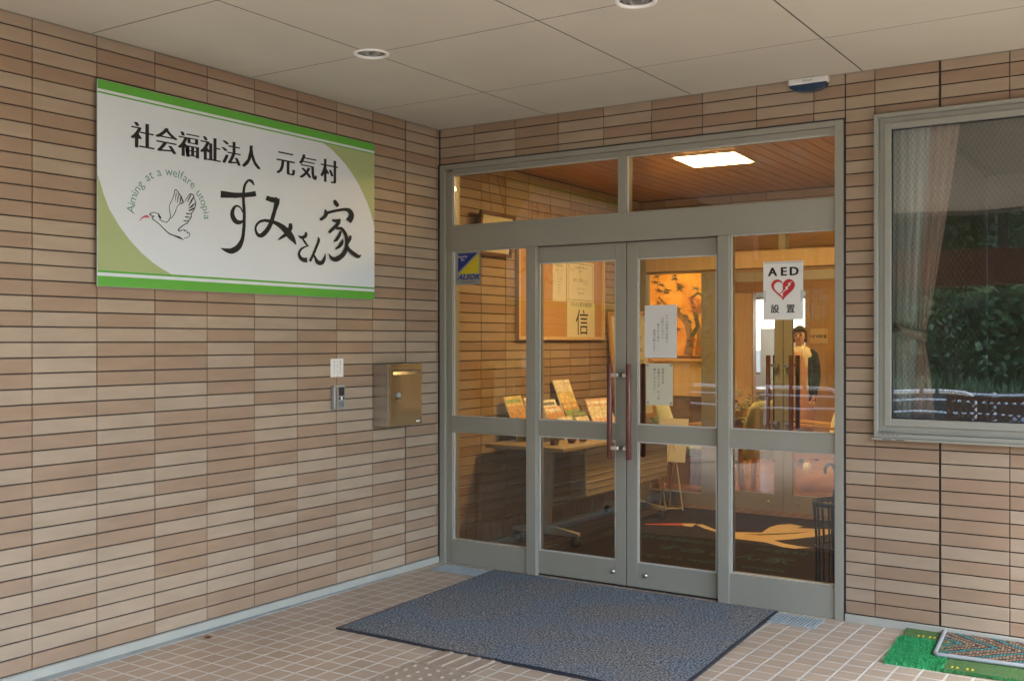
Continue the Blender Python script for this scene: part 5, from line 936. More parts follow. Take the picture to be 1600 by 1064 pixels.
# ================================================ curtains in the side window
def curtain(name, x_of, m, y, parent, n=70, nz=30, z0=.99, z1=2.455, fr_=55, amp=.014, ph=0):
    mb = MB(); vs = []; fs = []
    for j in range(nz+1):
        z = z0+(z1-z0)*j/nz; a, b = x_of(z)
        for i in range(n+1):
            s = i/n; vs.append((a+(b-a)*s, y+amp*math.sin(s*fr_*.45+ph+.5*math.sin(z*2))+amp*.35*math.sin(s*fr_+z*1.5), z))
    for j in range(nz):
        for i in range(n): k = j*(n+1)+i; fs.append((k, k+1, k+n+2, k+n+1))
    mb.add(vs, fs, 0, True); return mb.build(name, m, parent)
def sheer_x(z):
    t = abs(z-1.42); return (2.742, 2.925-.0*(z) + (.035 if z > 1.42 else -.02)*min(t/1.0, 1)-.035*(1-min(t, 1)))
def taupe_x(z):
    if z >= 1.40: t = ((z-1.40)/1.05)**1.15; return (2.868+.065*t, 2.900+.165*t**.75)
    t = min((1.40-z)/.40, 1)**.7; return (2.868-.028*t, 2.900+.055*t)
cs = thing('sheer_curtain', 'translucent white sheer curtain hanging at the left of the side window', 'curtain')
curtain('cloth', sheer_x, M['sheer'], .150, cs, fr_=70, amp=.011)
ct = thing('drape', 'taupe drape gathered by a tieback beside the sheer in the side window', 'curtain')
curtain('cloth', taupe_x, M['curtain'], .115, ct, fr_=34, amp=.011, ph=1)
mb = MB()
P = [(2.745, .15, 1.468), (2.79, .096, 1.452), (2.85, .090, 1.432), (2.905, .092, 1.418), (2.912, .14, 1.410)]
vs = []
for (x, y, z) in P: vs += [(x, y, z-.022), (x, y, z+.022)]
mb.add(vs, [(2*i, 2*i+2, 2*i+3, 2*i+1) for i in range(4)], 0, True); mb.build('tieback', M['curtain'], ct, solid=.006)

# ================================================ vestibule contents
lm = thing('ceiling_light', 'lit square ceiling lamp on the orange board ceiling of the vestibule', 'ceiling light', (1.30, 1.33, VC), R(4))
mb = MB(); ring_ = [(-.225, .225, -.225, -.205), (-.225, .225, .205, .225), (-.225, -.205, -.2045, .2045), (.205, .225, -.2045, .2045)]
for (a, b, c, d) in ring_: mb.box(a, b, c, d, -.010, -.0005)
mb.build('frame', M['white'], lm, bevel=.003)
mb = MB(); mb.box(-.2045, .2045, -.2045, .2045, -.014, -.002); mb.build('diffuser', M['lamp'], lm, bevel=.003)
for i, (x, y) in enumerate(((-.5, 3.75), (1.0, 3.75), (.9, 5.6), (-1.3, 5.6), (1.6, 7.1))):  # unseen lamps lighting the lobby; front pair added to brighten painting and chairs
    t = thing('ceiling_light', 'unseen lit square lamp added on the lobby ceiling behind the inner doors', 'ceiling light', (x, y, 2.605), group='unseen square lamps added on the lobby ceiling')
    mb = MB()
    for (a, b, c, d) in ring_: mb.box(a, b, c, d, -.035, -.001)
    mb.build('frame', M['white'], t); mb = MB(); mb.box(-.2045, .2045, -.2045, .2045, -.048, -.012); mb.build('diffuser', M['lobby_fill'], t)
# notice board and its papers
WXI = -.080
nb = thing('notice_board', 'cork notice board in a pale wooden frame on the vestibule side wall', 'notice board')
by0, by1, bz0, bz1 = 1.005, 2.30, 1.405, 2.16
mb = MB(); mb.box(WXI+.001, WXI+.014, by0+.02, by1-.02, bz0+.02, bz1-.02); mb.build('cork', M['cork'], nb)
mb = MB()
for (a, b, c, d) in ((by0, by0+.022, bz0, bz1), (by1-.022, by1, bz0, bz1), (by0+.0222, by1-.0222, bz0, bz0+.022), (by0+.0222, by1-.0222, bz1-.022, bz1)): mb.box(WXI+.0005, WXI+.034, a, b, c, d)
mb.build('frame', M['wood_lt'], nb, bevel=.002)
pb = PL_left(0, 0, WXI+.0145)
P = 'sheet of paper pinned to the cork board'
notice('pinned_paper', 'narrow typed sheet pinned to the cork board left of the framed certificate', 'paper', pb, 1.50, 1.70, 1.70, 2.02, M['cream_paper'],
       [('利用者の皆様へ', 1.60, 1.965, .018)]+[(s, 1.60, 1.93-.022*i, .0125) for i, s in enumerate(('施設のご案内と', 'ご利用について', 'お知らせします', '面会の時間は', '午前十時より', '午後五時まで', '受付にて', 'お申し付け', '下さい'))], ink='grey_ink', vert=False)
ce = notice('pinned_paper', 'certificate with a thin ruled border pinned above the calligraphy on the cork board', 'paper', pb, 1.715, 2.14, 1.700, 2.02, M['cream_paper'],
       [('介護保険事業者 指定', 1.93, 1.965, .022), ('指定証', 1.93, 1.94, .018), ('通所 介護センター', 1.93, 1.862, .030), ('平成十八年 四月', 1.93, 1.80, .018), ('事業所 番号', 1.93, 1.765, .018)], ink='grey_ink', vert=False)
mb = MB()
for (a, b, c, d) in ((1.735, 2.12, 1.716, 1.720), (1.735, 2.12, 2.0, 2.004), (1.735, 1.739, 1.7205, 1.9995), (2.116, 2.12, 1.7205, 1.9995)): rect2(mb, pb, a, b, c, d, .0016)
mb.build('ruled_border', M['grey_ink'], ce)
kg = notice('pinned_paper', 'sheet with one large brushed character pinned at the foot of the cork board', 'paper', pb, 1.715, 2.155, 1.428, 1.696, M['cream_paper'],
       [('すみさん家 年度目標', 1.935, 1.668, .036), ('信', 1.95, 1.463, .215)], vert=False)
# framed picture hanging from wires
pf = thing('hanging_picture', 'dark framed picture tilted forward on two wires on the vestibule wall', 'picture frame')
PM = Matrix.Translation((WXI+.012, .475, 1.985)) @ Matrix.Rotation(R(9), 4, 'Y')
mb = MB()
for (a, b, c, d) in ((0, .025, 0, .30), (.405, .43, 0, .30), (.0252, .4048, 0, .025), (.0252, .4048, .275, .30)): mb.obox(PM, 0, .024, a, b, c, d)
mb.build('frame', M['wood_dk'], pf, bevel=.002)
mb = MB(); mb.obox(PM, .002, .012, .025, .405, .025, .275); mb.build('picture_sheet', M['cream_paper'], pf)
mb = MB()
for yy in (.13, .30): mb.tube([PM @ Vector((.01, yy, .30)), (WXI+.006, .475+yy*.55+.10, 2.60)], .0014, 6)
mb.build('hanging_wire', M['grey_ink'], pf)
# framed poster leaning
fp = thing('framed_poster', 'tall wooden framed poster leaning at the far end of the vestibule wall', 'picture frame')
FM = Matrix.Translation((WXI+.10, 2.36, .74)) @ Matrix.Rotation(R(-6), 4, 'Y') @ Matrix.Rotation(R(-14), 4, 'Z')
mb = MB()
for (a, b, c, d) in ((0, .035, 0, .90), (.465, .50, 0, .90), (.0352, .4648, 0, .035), (.0352, .4648, .865, .90)): mb.obox(FM, 0, .024, a, b, c, d)
mb.build('frame', M['wood_md'], fp, bevel=.002)
mb = MB(); mb.obox(FM, .002, .012, .035, .465, .035, .865); mb.build('sheet', M['cream_paper'], fp)
mb = MB(); pfp = lambda a, b, h=0: FM @ Vector((.0125+h, a, b)); put_text(mb, pfp, '広報', .16, .76, .09, h=.0006); 
for i in range(5): put_text(mb, pfp, 'お知らせと行事予定', .25, .66-.1*i, .035, h=.0006)
mb.build('lettering', M['ink'], fp)
# folding table
tb_ = thing('folding_table', 'long folding table with a ribbed panel and castored legs in the vestibule', 'table', (0, 0, 0))
TX0, TX1, TY0, TY1, TZ = -.03, .585, .555, 2.38, .70
mb = MB(); mb.box(TX0, TX1, TY0, TY1, TZ-.028, TZ); mb.build('table_top', M['table_top'], tb_, bevel=.005)
mb = MB(); mb.box(.500, .518, .98, 2.28, .33, .655)
for k in range(1, 7): mb.box(.5183, .5240, .985, 2.275, .33+k*.046, .337+k*.046)
mb.build('modesty_panel', M['table_top'], tb_, bevel=.003)
for yy in (.86, 2.20):
    mb = MB()
    mb.prism([(.20, yy-.022, .10), (.30, yy-.022, .10), (.33, yy-.022, .66), (.23, yy-.022, .66)], 0, (0, .044, 0))
    mb.prism([(.0, yy-.018, .075), (.53, yy-.018, .075), (.53, yy-.018, .10), (.30, yy-.018, .135), (.20, yy-.018, .135), (.0, yy-.018, .10)], 0, (0, .036, 0))
    mb.box(.05, .50, yy-.02, yy+.02, .655, .671)
    leg = mb.build('leg', M['table_leg'], tb_, bevel=.004)
    for xx in (.03, .50):
        mb = MB(); Mx = Matrix.Translation((xx, yy-.016, .034)) @ Matrix.Rotation(R(-90), 4, 'X'); mb.lathe([(0, 0), (.03, 0), (.034, .006), (.034, .026), (.03, .032), (0, .032)], M=Mx, n=18); mb.box(xx-.006, xx+.006, yy-.02, yy+.02, .055, .076); mb.build('castor', M['dark'], leg)
mb = MB(); mb.tube([(.25, .88, .25), (.25, 2.18, .25)], .014, 10); mb.build('cross_bar', M['table_leg'], tb_)

# brochures on the table
pal = {k: mat(k, c, .5, var=.3, vscale=45, var2=.12, v2scale=14) for k, c in dict(cover_yellow=(.72, .58, .25), cover_cream=(.78, .74, .60), cover_orange=(.62, .36, .16), cover_pink=(.74, .52, .44), cover_green=(.30, .44, .16), cover_white=(.84, .84, .80), cover_grey=(.22, .24, .26), cover_teal=(.04, .22, .14), cover_blue=(.12, .18, .36)).items()}
def brochure(x, y, w, h, rz, tilt, cols, label, z=TZ, thick=.006):
    t = thing('brochure', label, 'brochure', (x, y, z), rz, 'brochures stood up on the vestibule table')
    Mx = Matrix.Rotation(R(-tilt), 4, 'Y')
    mb = MB(); mb.obox(Mx, -thick, 0, -w/2, w/2, .001, h); mb.build('pages', pal['cover_white'], t)
    mb = MB(); mb.obox(Mx, .0004, .0014, -w/2, w/2, .001, h, 0)
    mb.obox(Mx, .0015, .0020, -w/2+.008, w/2-.008, h*.45, h*.78, 1); mb.obox(Mx, .0015, .0020, -w/2+.008, w/2-.03, h*.85, h*.93, 2)
    mb.obox(Mx, .0015, .0020, -w/2+.02, w/2-.05, h*.10, h*.32, 3)
    mb.build('cover', [pal[c] for c in cols], t)
    return t
# tiered rack that carries them (dark)
rk = thing('brochure_rack', 'dark tiered rack behind the brochures on the vestibule table', 'rack')
mb = MB()
for (x, h) in ((.065, .20), (.165, .13), (.265, .09)):
    mb.prism([(x-.006, .80, TZ+.001), (x, .80, TZ+.001), (x-h*.42, .80, TZ+h), (x-h*.42-.006, .80, TZ+h)], 0, (0, 1.04, 0))
mb.build('tier_back', M['dark'], rk)
rows = [
 (.085, .90, .22, .33, 0, 22, ('cover_yellow', 'cover_orange', 'cover_green', 'cover_cream'), 'yellow magazine with an orange picture at the near end of the rack'),
 (.085, 1.13, .20, .31, 0, 22, ('cover_cream', 'cover_yellow', 'cover_orange', 'cover_white'), 'cream magazine behind the door post in the back row of the rack'),
 (.085, 1.35, .21, .28, 0, 22, ('cover_white', 'cover_cream', 'cover_grey', 'cover_orange'), 'white leaflet with pale print in the middle of the back row'),
 (.105, 1.60, .24, .43, 0, 22, ('cover_cream', 'cover_yellow', 'cover_cream', 'cover_white'), 'tall cream sheet standing above the other brochures'),
 (.185, .97, .21, .22, 0, 24, ('cover_white', 'cover_yellow', 'cover_pink', 'cover_yellow'), 'small white and yellow leaflet in front of the yellow magazine'),
 (.185, 1.24, .24, .24, 0, 24, ('cover_pink', 'cover_orange', 'cover_white', 'cover_orange'), 'food picture booklet in the middle row of the rack'),
 (.185, 1.50, .22, .26, 0, 24, ('cover_orange', 'cover_green', 'cover_yellow', 'cover_green'), 'orange and green booklet beside the food picture booklet'),
 (.285, 1.20, .20, .17, 0, 26, ('cover_cream', 'cover_orange', 'cover_white', 'cover_pink'), 'cream pamphlet at the front of the rack'),
 (.285, 1.44, .20, .20, 0, 26, ('cover_grey', 'cover_cream', 'cover_green', 'cover_white'), 'grey backed pamphlet beside the cream one at the front of the rack'),
 (.285, 1.74, .30, .28, -6, 24, ('cover_pink', 'cover_cream', 'cover_white', 'cover_orange'), 'wide pink and cream leaflet at the far end of the rack'),
]
for (x, y, w_, h_, rz, ti, cols, lab) in rows: brochure(x, y, w_, h_, R(rz), ti, cols, lab)
# flowers and clear box on the table
fl = thing('flower_pot', 'small pot of yellow-green flowers on the vestibule table edge', 'plant', (.41, .74, TZ))
mb = MB(); mb.lathe([(0, .001), (.028, .001), (.036, .045), (.032, .045), (.030, .038), (0, .038)], n=20); mb.build('pot', M['wood_dk'], fl)
mb = MB(); rnd = random.Random(2)
for i in range(120):
    a = rnd.uniform(0, 6.28); e = rnd.uniform(.1, 1.4); r = rnd.uniform(.02, .055); p = Vector((math.cos(a)*math.cos(e)*r, math.sin(a)*math.cos(e)*r, .045+math.sin(e)*r)); q = Vector((rnd.uniform(-1, 1), rnd.uniform(-1, 1), rnd.uniform(-1, 1))).normalized()*.009; s = q.cross(Vector((0, 0, 1))).normalized()*.008
    mb.add([p-q-s*0, p+s, p+q, p-s], [(0, 1, 2, 3)], i % 3)
mb.build('blossoms', [pal['cover_green'], pal['cover_yellow'], M['leaf_a']], fl)
gourd_red = mat('red_brown_glaze', (.30, .08, .03), .3, var=.2)
for i, (x, y, m_) in enumerate(((.45, .90, 'wood_dk'), (.47, 1.02, 'rug_red'))):
    t = thing('gourd_ornament', ('dark brown' if i == 0 else 'reddish brown')+' round ornament beside the flower pot on the table', 'ornament', (x, y, TZ))
    mb = MB(); mb.lathe([(0, .0005), (.022, .004), (.034, .026), (.026, .05), (.012, .058), (0, .06)], n=20); mb.build('body', M['wood_dk'] if i == 0 else gourd_red, t); mb = MB(); mb.tube([(0, 0, .058), (.004, 0, .07), (.012, .002, .078)], [.004, .003, .002], 8); mb.build('stalk', M['bark'], t)
pk = thing('wrapped_packet', 'yellow wrapped packet lying on the vestibule table beside the ornaments', 'packet', (.47, 1.18, TZ), R(20))
mb = MB(); mb.loft([[Vector((a, y, b)) for a, b in ((-w_, .001), (w_, .001), (w_*.9, h_), (-w_*.9, h_))] for y, w_, h_ in ((-.07, .03, .004), (-.05, .036, .022), (0, .038, .03), (.05, .036, .022), (.07, .03, .004))]); mb.build('wrapper', pal['cover_yellow'], pk)
mb = MB(); mb.box(-.018, .018, -.02, .02, .0302, .0308); mb.build('packet_label', M['red_ink'], pk)
rf = thing('red_flower_spray', 'spray of red blossom on thin twigs at the far end of the table', 'flower', (.30, 2.02, TZ))
mb = MB(); mb.lathe([(0, .001), (.03, .001), (.04, .05), (.02, .10), (.024, .12)], n=18); mb.build('vase', M['wood_dk'], rf)
mb = MB(); tw = []
rnd = random.Random(9)
for k in range(7):
    a = rnd.uniform(0, 6.28); e = Vector((math.cos(a)*.12, math.sin(a)*.14, rnd.uniform(.2, .34))); tw.append(e); mb.tube([(0, 0, .11), e*.6+Vector((0, 0, .05)), e], [.003, .002, .001], 6)
mb.build('twig', M['bark'], rf)
mb = MB()
for e in tw:
    for q in range(9):
        p = e*rnd.uniform(.5, 1)+Vector((rnd.uniform(-.03, .03), rnd.uniform(-.03, .03), rnd.uniform(-.03, .03))); s = rnd.uniform(.006, .012)
        mb.add([p+Vector((s, 0, 0)), p+Vector((0, s, s)), p-Vector((s, 0, 0)), p+Vector((0, -s, -s))], [(0, 1, 2, 3)], 0)
mb.add([Vector((.05, -.06, .02)), Vector((.08, .18, .03)), Vector((.06, .2, .055)), Vector((.03, -.05, .05))], [(0, 1, 2, 3)])
mb.build('blossoms', M['red_ink'], rf)
# wire easel and white sign
ea = thing('easel_sign', 'thin cream wire easel with a small white board beyond the folding table', 'easel', (.42, 2.66, 0))
mb = MB(); r_ = .006
mb.tube([(-.02, 0, .56), (.075, -.03, .012)], r_, 8); mb.tube([(-.05, 0, .56), (-.105, -.10, .012)], r_, 8); mb.tube([(-.03, .02, .55), (-.13, .16, .012)], r_, 8)
mb.tube([(.075, -.03, .03), (-.045, -.13, .03)], r_, 8); mb.tube([(-.035, -.12, .012), (-.11, -.09, .42)], r_*.9, 8)
mb.build('wire_frame', mat('cream_wire', (.60, .53, .38), .4, var=.03), ea)
mb = MB(); mb.obox(Matrix.Translation((-.03, -.02, .40)) @ Matrix.Rotation(R(-12), 4, 'X'), -.14, .12, -.006, 0, 0, .36); mb.build('board', M['white'], ea, bevel=.002)
# umbrella stand
us = thing('umbrella_stand', 'round black wire umbrella stand just inside the right glass pane', 'umbrella stand', (2.34, .62, 0))
mb = MB()
for z, r in ((.008, .125), (.50, .14), (.485, .14), (.25, .128)):
    mb.tube([(r*math.cos(2*math.pi*k/28), r*math.sin(2*math.pi*k/28), z) for k in range(29)], .007 if z > .4 else .005, 8, cap=False)
for k in range(22):
    a = 2*math.pi*k/22; mb.tube([(.125*math.cos(a), .125*math.sin(a), .008), (.125*math.cos(a), .125*math.sin(a), .30), (.14*math.cos(a), .14*math.sin(a), .50)], .0048, 6)
mb.build('wire_cage', M['black_wire'], us)
mb = MB(); mb.lathe([(0, .004), (.122, .004), (.126, .014), (.118, .014), (.116, .009), (0, .009)], n=30); mb.build('drip_tray', M['dark'], us)
um = thing('umbrella', 'closed navy umbrella with a curved hook handle standing in the wire stand', 'umbrella', (2.325, .60, .01))
mb = MB(); hk = [(0, 0, .56), (0, 0, .65), (-.004, 0, .675), (-.018, 0, .695), (-.036, 0, .698), (-.052, 0, .685), (-.058, 0, .665), (-.056, 0, .640)]
mb.tube(hk, [.007, .009, .010, .010, .010, .010, .010, .009], 12); mb.build('handle', mat('grey_blue_handle', (.03, .045, .06), .35, var=.1), um)
mb = MB(); mb.tube([(0, 0, .01), (0, 0, .10), (0, 0, .45), (0, 0, .56)], [.004, .018, .026, .012], 14); mb.build('canopy', M['navy'], um)
# rug with the bird
rg = thing('emblem_rug', 'dark brown rug with a tan flying bird motif on the vestibule floor', 'rug')
mb = MB(); mb.box(.36, 2.50, .26, 2.80, .001, .010); mb.build('pile', M['rug'], rg, bevel=.003)
pr = lambda a, b, h=0: Vector((a, b, .0102+h))
mb = MB()
for k, P in enumerate(RUGBIRD): n = len(P)//2; mb.add([pr(P[2*i], P[2*i+1], .0004+.0002*k) for i in range(n)], [tuple(range(n))])
mb.build('bird_motif', M['rug_tan'], rg)
mb = MB(); P = [(1.30, 1.905), (1.40, 1.93), (1.50, 2.03), (1.60, 2.14), (1.66, 2.28), (1.58, 2.16), (1.48, 2.06), (1.38, 1.96)]
mb.add([pr(a, b, .0014) for a, b in P], [tuple(range(len(P)))])
for (x, y) in ((1.62, 1.90), (1.70, 1.99), (1.78, 2.10)): mb.add([pr(x, y, .0014), pr(x+.09, y+.02, .0014), pr(x+.16, y+.10, .0014), pr(x+.08, y+.05, .0014)], [(0, 1, 2, 3)])
mb.build('feather_line', M['rug_black'], rg)
mb = MB(); P = RUGBEAK[0]; n = len(P)//2; mb.add([pr(P[2*i], P[2*i+1], .0004) for i in range(n)], [tuple(range(n))]); mb.build('beak', M['rug_red'], rg)
mb = MB(); put_text(mb, pr, '社会福祉法人　元気村', 1.30, 1.42, .12, h=.0004); put_text(mb, pr, 'すみさん家', 1.42, 1.10, .19, h=.0004); put_text(mb, pr, 'Aiming at a welfare utopia', 1.36, .86, .11, h=.0004); mb.build('green_writing', M['rug_green'], rg)

# ================================================ lobby contents
by = thing('gold_screen_painting', 'large gold painting of an old pine trunk in the lobby', 'painting')
mb = MB(); q0, q1, z0, z1 = -.80, .05, 1.245, 2.22; yy = 4.60
mb.box(q0, q1, yy, yy+.03, z0, z1); mb.build('gold_ground', M['gold_leaf'], by)
mb = MB()
for (a, b, c, d) in ((q0-.035, q0-.0005, z0-.03, z1+.03), (q1+.0005, q1+.035, z0-.03, z1+.03), (q0, q1, z0-.03, z0-.0005), (q0, q1, z1+.0005, z1+.03)): mb.box(a, b, yy-.012, yy+.03, c, d)
mb.build('frame', M['wood_dk'], by, bevel=.003)
pp = gl_pl(yy-.0005); mb = MB()
def brush(pts, mi, h):
    c = pts; vs = []; n = len(c)
    for i, (x, y, w_) in enumerate(c):
        x0_, y0_, _ = c[max(0, i-1)]; x1_, y1_, _ = c[min(n-1, i+1)]; dx, dy = x1_-x0_, y1_-y0_; l = math.hypot(dx, dy); nx_, ny_ = -dy/l*w_/2, dx/l*w_/2
        vs += [pp(x+nx_, y+ny_, h), pp(x-nx_, y-ny_, h)]
    mb.add(vs, [(2*i, 2*i+1, 2*i+3, 2*i+2) for i in range(n-1)], mi)
brush([(-.33, 1.25, .10), (-.30, 1.42, .08), (-.34, 1.58, .07), (-.44, 1.68, .055), (-.55, 1.74, .035), (-.66, 1.85, .02)], 0, .001)
brush([(-.22, 1.25, .07), (-.20, 1.45, .06), (-.24, 1.62, .05), (-.20, 1.76, .04), (-.10, 1.80, .02)], 0, .0014)
brush([(-.30, 1.42, .05), (-.22, 1.55, .045), (-.26, 1.72, .05), (-.30, 1.83, .03), (-.22, 1.88, .03), (-.14, 1.84, .015)], 1, .0018)
rnd = random.Random(21)
for i in range(60):
    cx, cy = rnd.uniform(-.76, .0), rnd.uniform(1.32, 2.18); kk = rnd.choice((1, 1, 2))
    if kk == 2: cx = rnd.uniform(-.3, .0); cy = rnd.uniform(1.3, 1.9)
    for q in range(15):
        a = q/15*6.28+rnd.random(); l = rnd.uniform(.025, .075); mb.add([pp(cx, cy-.004, .002+.0001*q+.00005*i), pp(cx+math.cos(a)*l, cy+math.sin(a)*l*.8, .002+.0001*q+.00005*i), pp(cx+.004, cy+.006, .002+.0001*q+.00005*i)], [(0, 1, 2)], kk)
mb.build('painted_tree', [M['paint_brown'], M['paint_dark'], M['paint_red']], by)
# panel wall carrying the painting
pwall = MB(); pwall.box(-1.6, .10, 4.64, 4.74, 0, 2.604); tag(pwall.build('screen_wall', M['wood_md']), 'honey wood panel wall behind the gold painting in the lobby', 'wall')
cb = thing('low_cabinet', 'long light oak cabinet with a dark plinth below the gold painting', 'cabinet')
mb = MB(); mb.box(-1.5, .06, 4.12, 4.63, .86, 1.19); mb.build('carcass', M['wood_lt'], cb, bevel=.004)
mb = MB(); mb.box(-1.5, .055, 4.16, 4.63, 0, .8595); mb.build('plinth', mat('taupe_panel', (.22, .16, .12), .6, var=.06), cb)
mb = MB(); mb.box(-1.52, .07, 4.10, 4.635, 1.1905, 1.215); mb.build('worktop', M['wood_md'], cb, bevel=.004)

# lounge chairs
t = thing('ceiling_light', 'unseen white lamp added to brighten the office behind the lobby', 'ceiling light', (-.5, 9.4, 2.605))  # added lamp, no such fitting seen; it whitens the office screen
mb = MB()
for (a, b, c, d) in ring_: mb.box(a, b, c, d, -.035, -.001)
mb.build('frame', M['white'], t); mb = MB(); mb.box(-.2045, .2045, -.2045, .2045, -.048, -.012); mb.build('diffuser', M['office_fill'], t)
def lounge_chair(loc, rz, fab, label):
    t = thing('lounge_chair', label, 'chair', loc, rz, 'green upholstered lounge chairs behind the inner doors')
    # seat facing +x
    mb = MB(); P = []
    for (x, z0_, z1_, w_) in ((-.25, .37, .43, .23), (-.22, .36, .46, .25), (0, .35, .475, .26), (.22, .36, .46, .255), (.26, .38, .43, .235)):
        P.append([Vector((x, w_*sx, z)) for sx, z in ((-1, z0_+.02), (-.9, z0_), (.9, z0_), (1, z0_+.02), (1, z1_-.03), (.85, z1_), (-.85, z1_), (-1, z1_-.03))])
    mb.loft(P); mb.build('seat', fab, t)
    mb = MB(); P = []
    for (z, xo, th, w_) in ((.46, -.23, .03, .20), (.52, -.245, .04, .235), (.66, -.275, .042, .245), (.80, -.315, .038, .23), (.86, -.33, .03, .19), (.875, -.335, .012, .12)):
        P.append([Vector((xo+sx*th, w_*sy, z)) for sx, sy in ((1, -.85), (1, .85), (.5, 1), (-.5, 1), (-1, .85), (-1, -.85), (-.5, -1), (.5, -1))])
    mb.loft(P); mb.build('backrest', fab, t)
    for sy in (-1, 1):
        for (x0, x1, h) in ((.24, .27, .62), (-.25, -.31, .50)):
            mb = MB(); mb.loft([[Vector((x+a, sy*.285+b, z)) for a, b in ((-r, -r), (r, -r), (r, r), (-r, r))] for x, z, r in ((x1, 0, .017), (x0, h*.6, .021), (x0, h, .020))], sm=False)
            mb.build('leg', M['chair_wood'], t)
        mb = MB(); mb.loft([[Vector((x, sy*.285+b, z+c)) for b, c in ((-.03, -.012), (.03, -.012), (.03, .012), (-.03, .012))] for x, z in ((.31, .615), (.20, .632), (0, .62), (-.2, .60), (-.30, .60))], sm=False)
        mb.build('armrest', M['chair_wood'], t)
    mb = MB(); mb.box(-.25, .25, -.268, -.245, .32, .365); mb.box(-.25, .25, .245, .268, .32, .365); mb.box(.225, .25, -.244, .244, .32, .365); mb.build('seat_rail', M['chair_wood'], t)
lounge_chair((.15, 3.62, 0), R(10), M['green_fab2'], 'sage green lounge chair behind the left inner glass panel')
lounge_chair((.62, 3.75, 0), R(150), M['green_fab'], 'yellow-green lounge chair seen from behind through the left inner door')
lounge_chair((.95, 4.45, 0), R(200), M['green_fab'], 'yellow-green lounge chair standing farthest from the inner doors')
# low magazine stand with books behind the white easel
ms = thing('magazine_table', 'small wooden side table piled with books beside the sage chair', 'table', (-.18, 3.42, 0))
mb = MB(); mb.box(-.16, .16, -.16, .16, .58, .60); mb.build('table_top', M['chair_wood'], ms, bevel=.003)
for sx in (-1, 1):
    for sy in (-1, 1): mb = MB(); mb.box(sx*.14-.014, sx*.14+.014, sy*.14-.014, sy*.14+.014, 0, .5795); mb.build('leg', M['chair_wood'], ms)
for i, (m_, dz, rz, lab) in enumerate((('cover_blue', .601, 8, 'blue grey book at the bottom of the pile on the wooden side table'), ('cover_white', .623, -14, 'white book in the middle of the pile on the wooden side table'), ('cover_teal', .645, 12, 'green covered book on top of the pile on the wooden side table'))):
    t = thing('book', lab, 'book', (-.17, 3.42, dz), R(rz))
    mb = MB(); mb.box(-.095, .095, -.13, .13, .002, .018); mb.build('pages', M['paper'], t)
    mb = MB(); mb.box(-.10, .10, -.135, .135, .0182, .0208); mb.box(-.10, .10, -.135, .135, 0, .0018); mb.box(-.1022, -.1002, -.135, .135, 0, .0208); mb.build('cover', pal[m_], t)
# paper lamp / pink box near notice
# reception counter with lettered board
rc = thing('reception_counter', 'wooden reception counter with a tan lettered board at the right of the lobby', 'counter', (0, 0, 0))
mb = MB(); mb.box(.98, 2.2, 5.6, 5.64, 0, .90); mb.build('front_panel', M['wood_md'], rc)
mb = MB(); mb.box(.96, 2.2, 5.55, 6.0, .905, .94); mb.build('worktop', M['wood_lt'], rc, bevel=.004)
mb = MB(); mb.box(.66+.42, 1.9, 5.575, 5.595, .70, .865); mb.build('lettered_board', mat('olive_tan_board', (.26, .19, .07), .5, var=.05), rc)
mb = MB(); put_text(mb, gl_pl(5.574), 'インフォメーション', 1.48, .755, .075, h=.001); mb.build('lettering', M['paper'], rc)
# name plate on the back wall door
npl = thing('room_nameplate', 'honey wooden nameplate with small black lettering on the lobby back wall', 'sign')
mb = MB(); mb.box(-.16, .08, 7.985, 7.9995, 1.36, 1.55); mb.build('plate', M['wood_lt'], npl, bevel=.003)
mb = MB(); put_text(mb, gl_pl(7.9845), '介護相談室', -.04, 1.435, .045, h=.001, offset=.001); mb.build('lettering', M['ink'], npl)
# red fire extinguisher at right edge of lobby
fx = thing('fire_extinguisher', 'red fire extinguisher hanging on the lobby back wall', 'fire extinguisher', (.36, 7.90, .95))
mb = MB(); mb.lathe([(0, 0), (.075, .0), (.08, .02), (.08, .36), (.06, .42), (.025, .45), (.022, .47), (0, .47)], n=20); mb.build('cylinder', M['red_ink'], fx)
mb = MB(); mb.tube([(0, 0, .47), (.02, -.02, .52), (.10, -.02, .50)], .012, 8); mb.tube([(0, 0, .48), (-.07, -.02, .46), (-.09, -.02, .30), (-.085, -.02, .12)], .01, 8); mb.build('hose', M['dark'], fx)
# office things beyond the opening
od = thing('office_desk', 'white office desk in the bright room behind the lobby', 'desk', (-.75, 9.2, 0))
mb = MB(); mb.box(-.7, .7, -.35, .35, .68, .72); mb.build('desk_top', M['white'], od); mb = MB(); mb.box(-.69, -.66, -.34, .34, 0, .679); mb.box(.66, .69, -.34, .34, 0, .679); mb.box(-.659, .659, -.34, -.32, .2, .679); mb.build('side_panel', M['plinth'], od)
mo = thing('monitor', 'white flat monitor standing on the office desk', 'monitor', (-.62, 9.2, .721))
mb = MB(); mb.box(-.22, .22, -.02, .02, .10, .42); mb.build('screen_case', M['white'], mo, bevel=.005); mb = MB(); mb.box(-.03, .03, -.02, .02, .01, .0995); mb.box(-.11, .11, -.09, .09, 0, .0098); mb.build('stand', M['white'], mo)
sc_ = thing('office_partition', 'white office screen standing behind the desk', 'partition', (-.78, 10.0, 0))
mb = MB(); mb.box(-.75, .35, -.02, .02, .1, 1.58); mb.build('panel', M['white'], sc_, bevel=.004)
mb = MB(); mb.box(-.7, -.64, -.2, .2, 0, .0995); mb.box(.24, .30, -.2, .2, 0, .0995); mb.build('foot', M['plinth'], sc_)
oc = thing('office_chair', 'white backed office chair on black castors behind the person', 'chair', (.05, 6.75, 0), R(20))
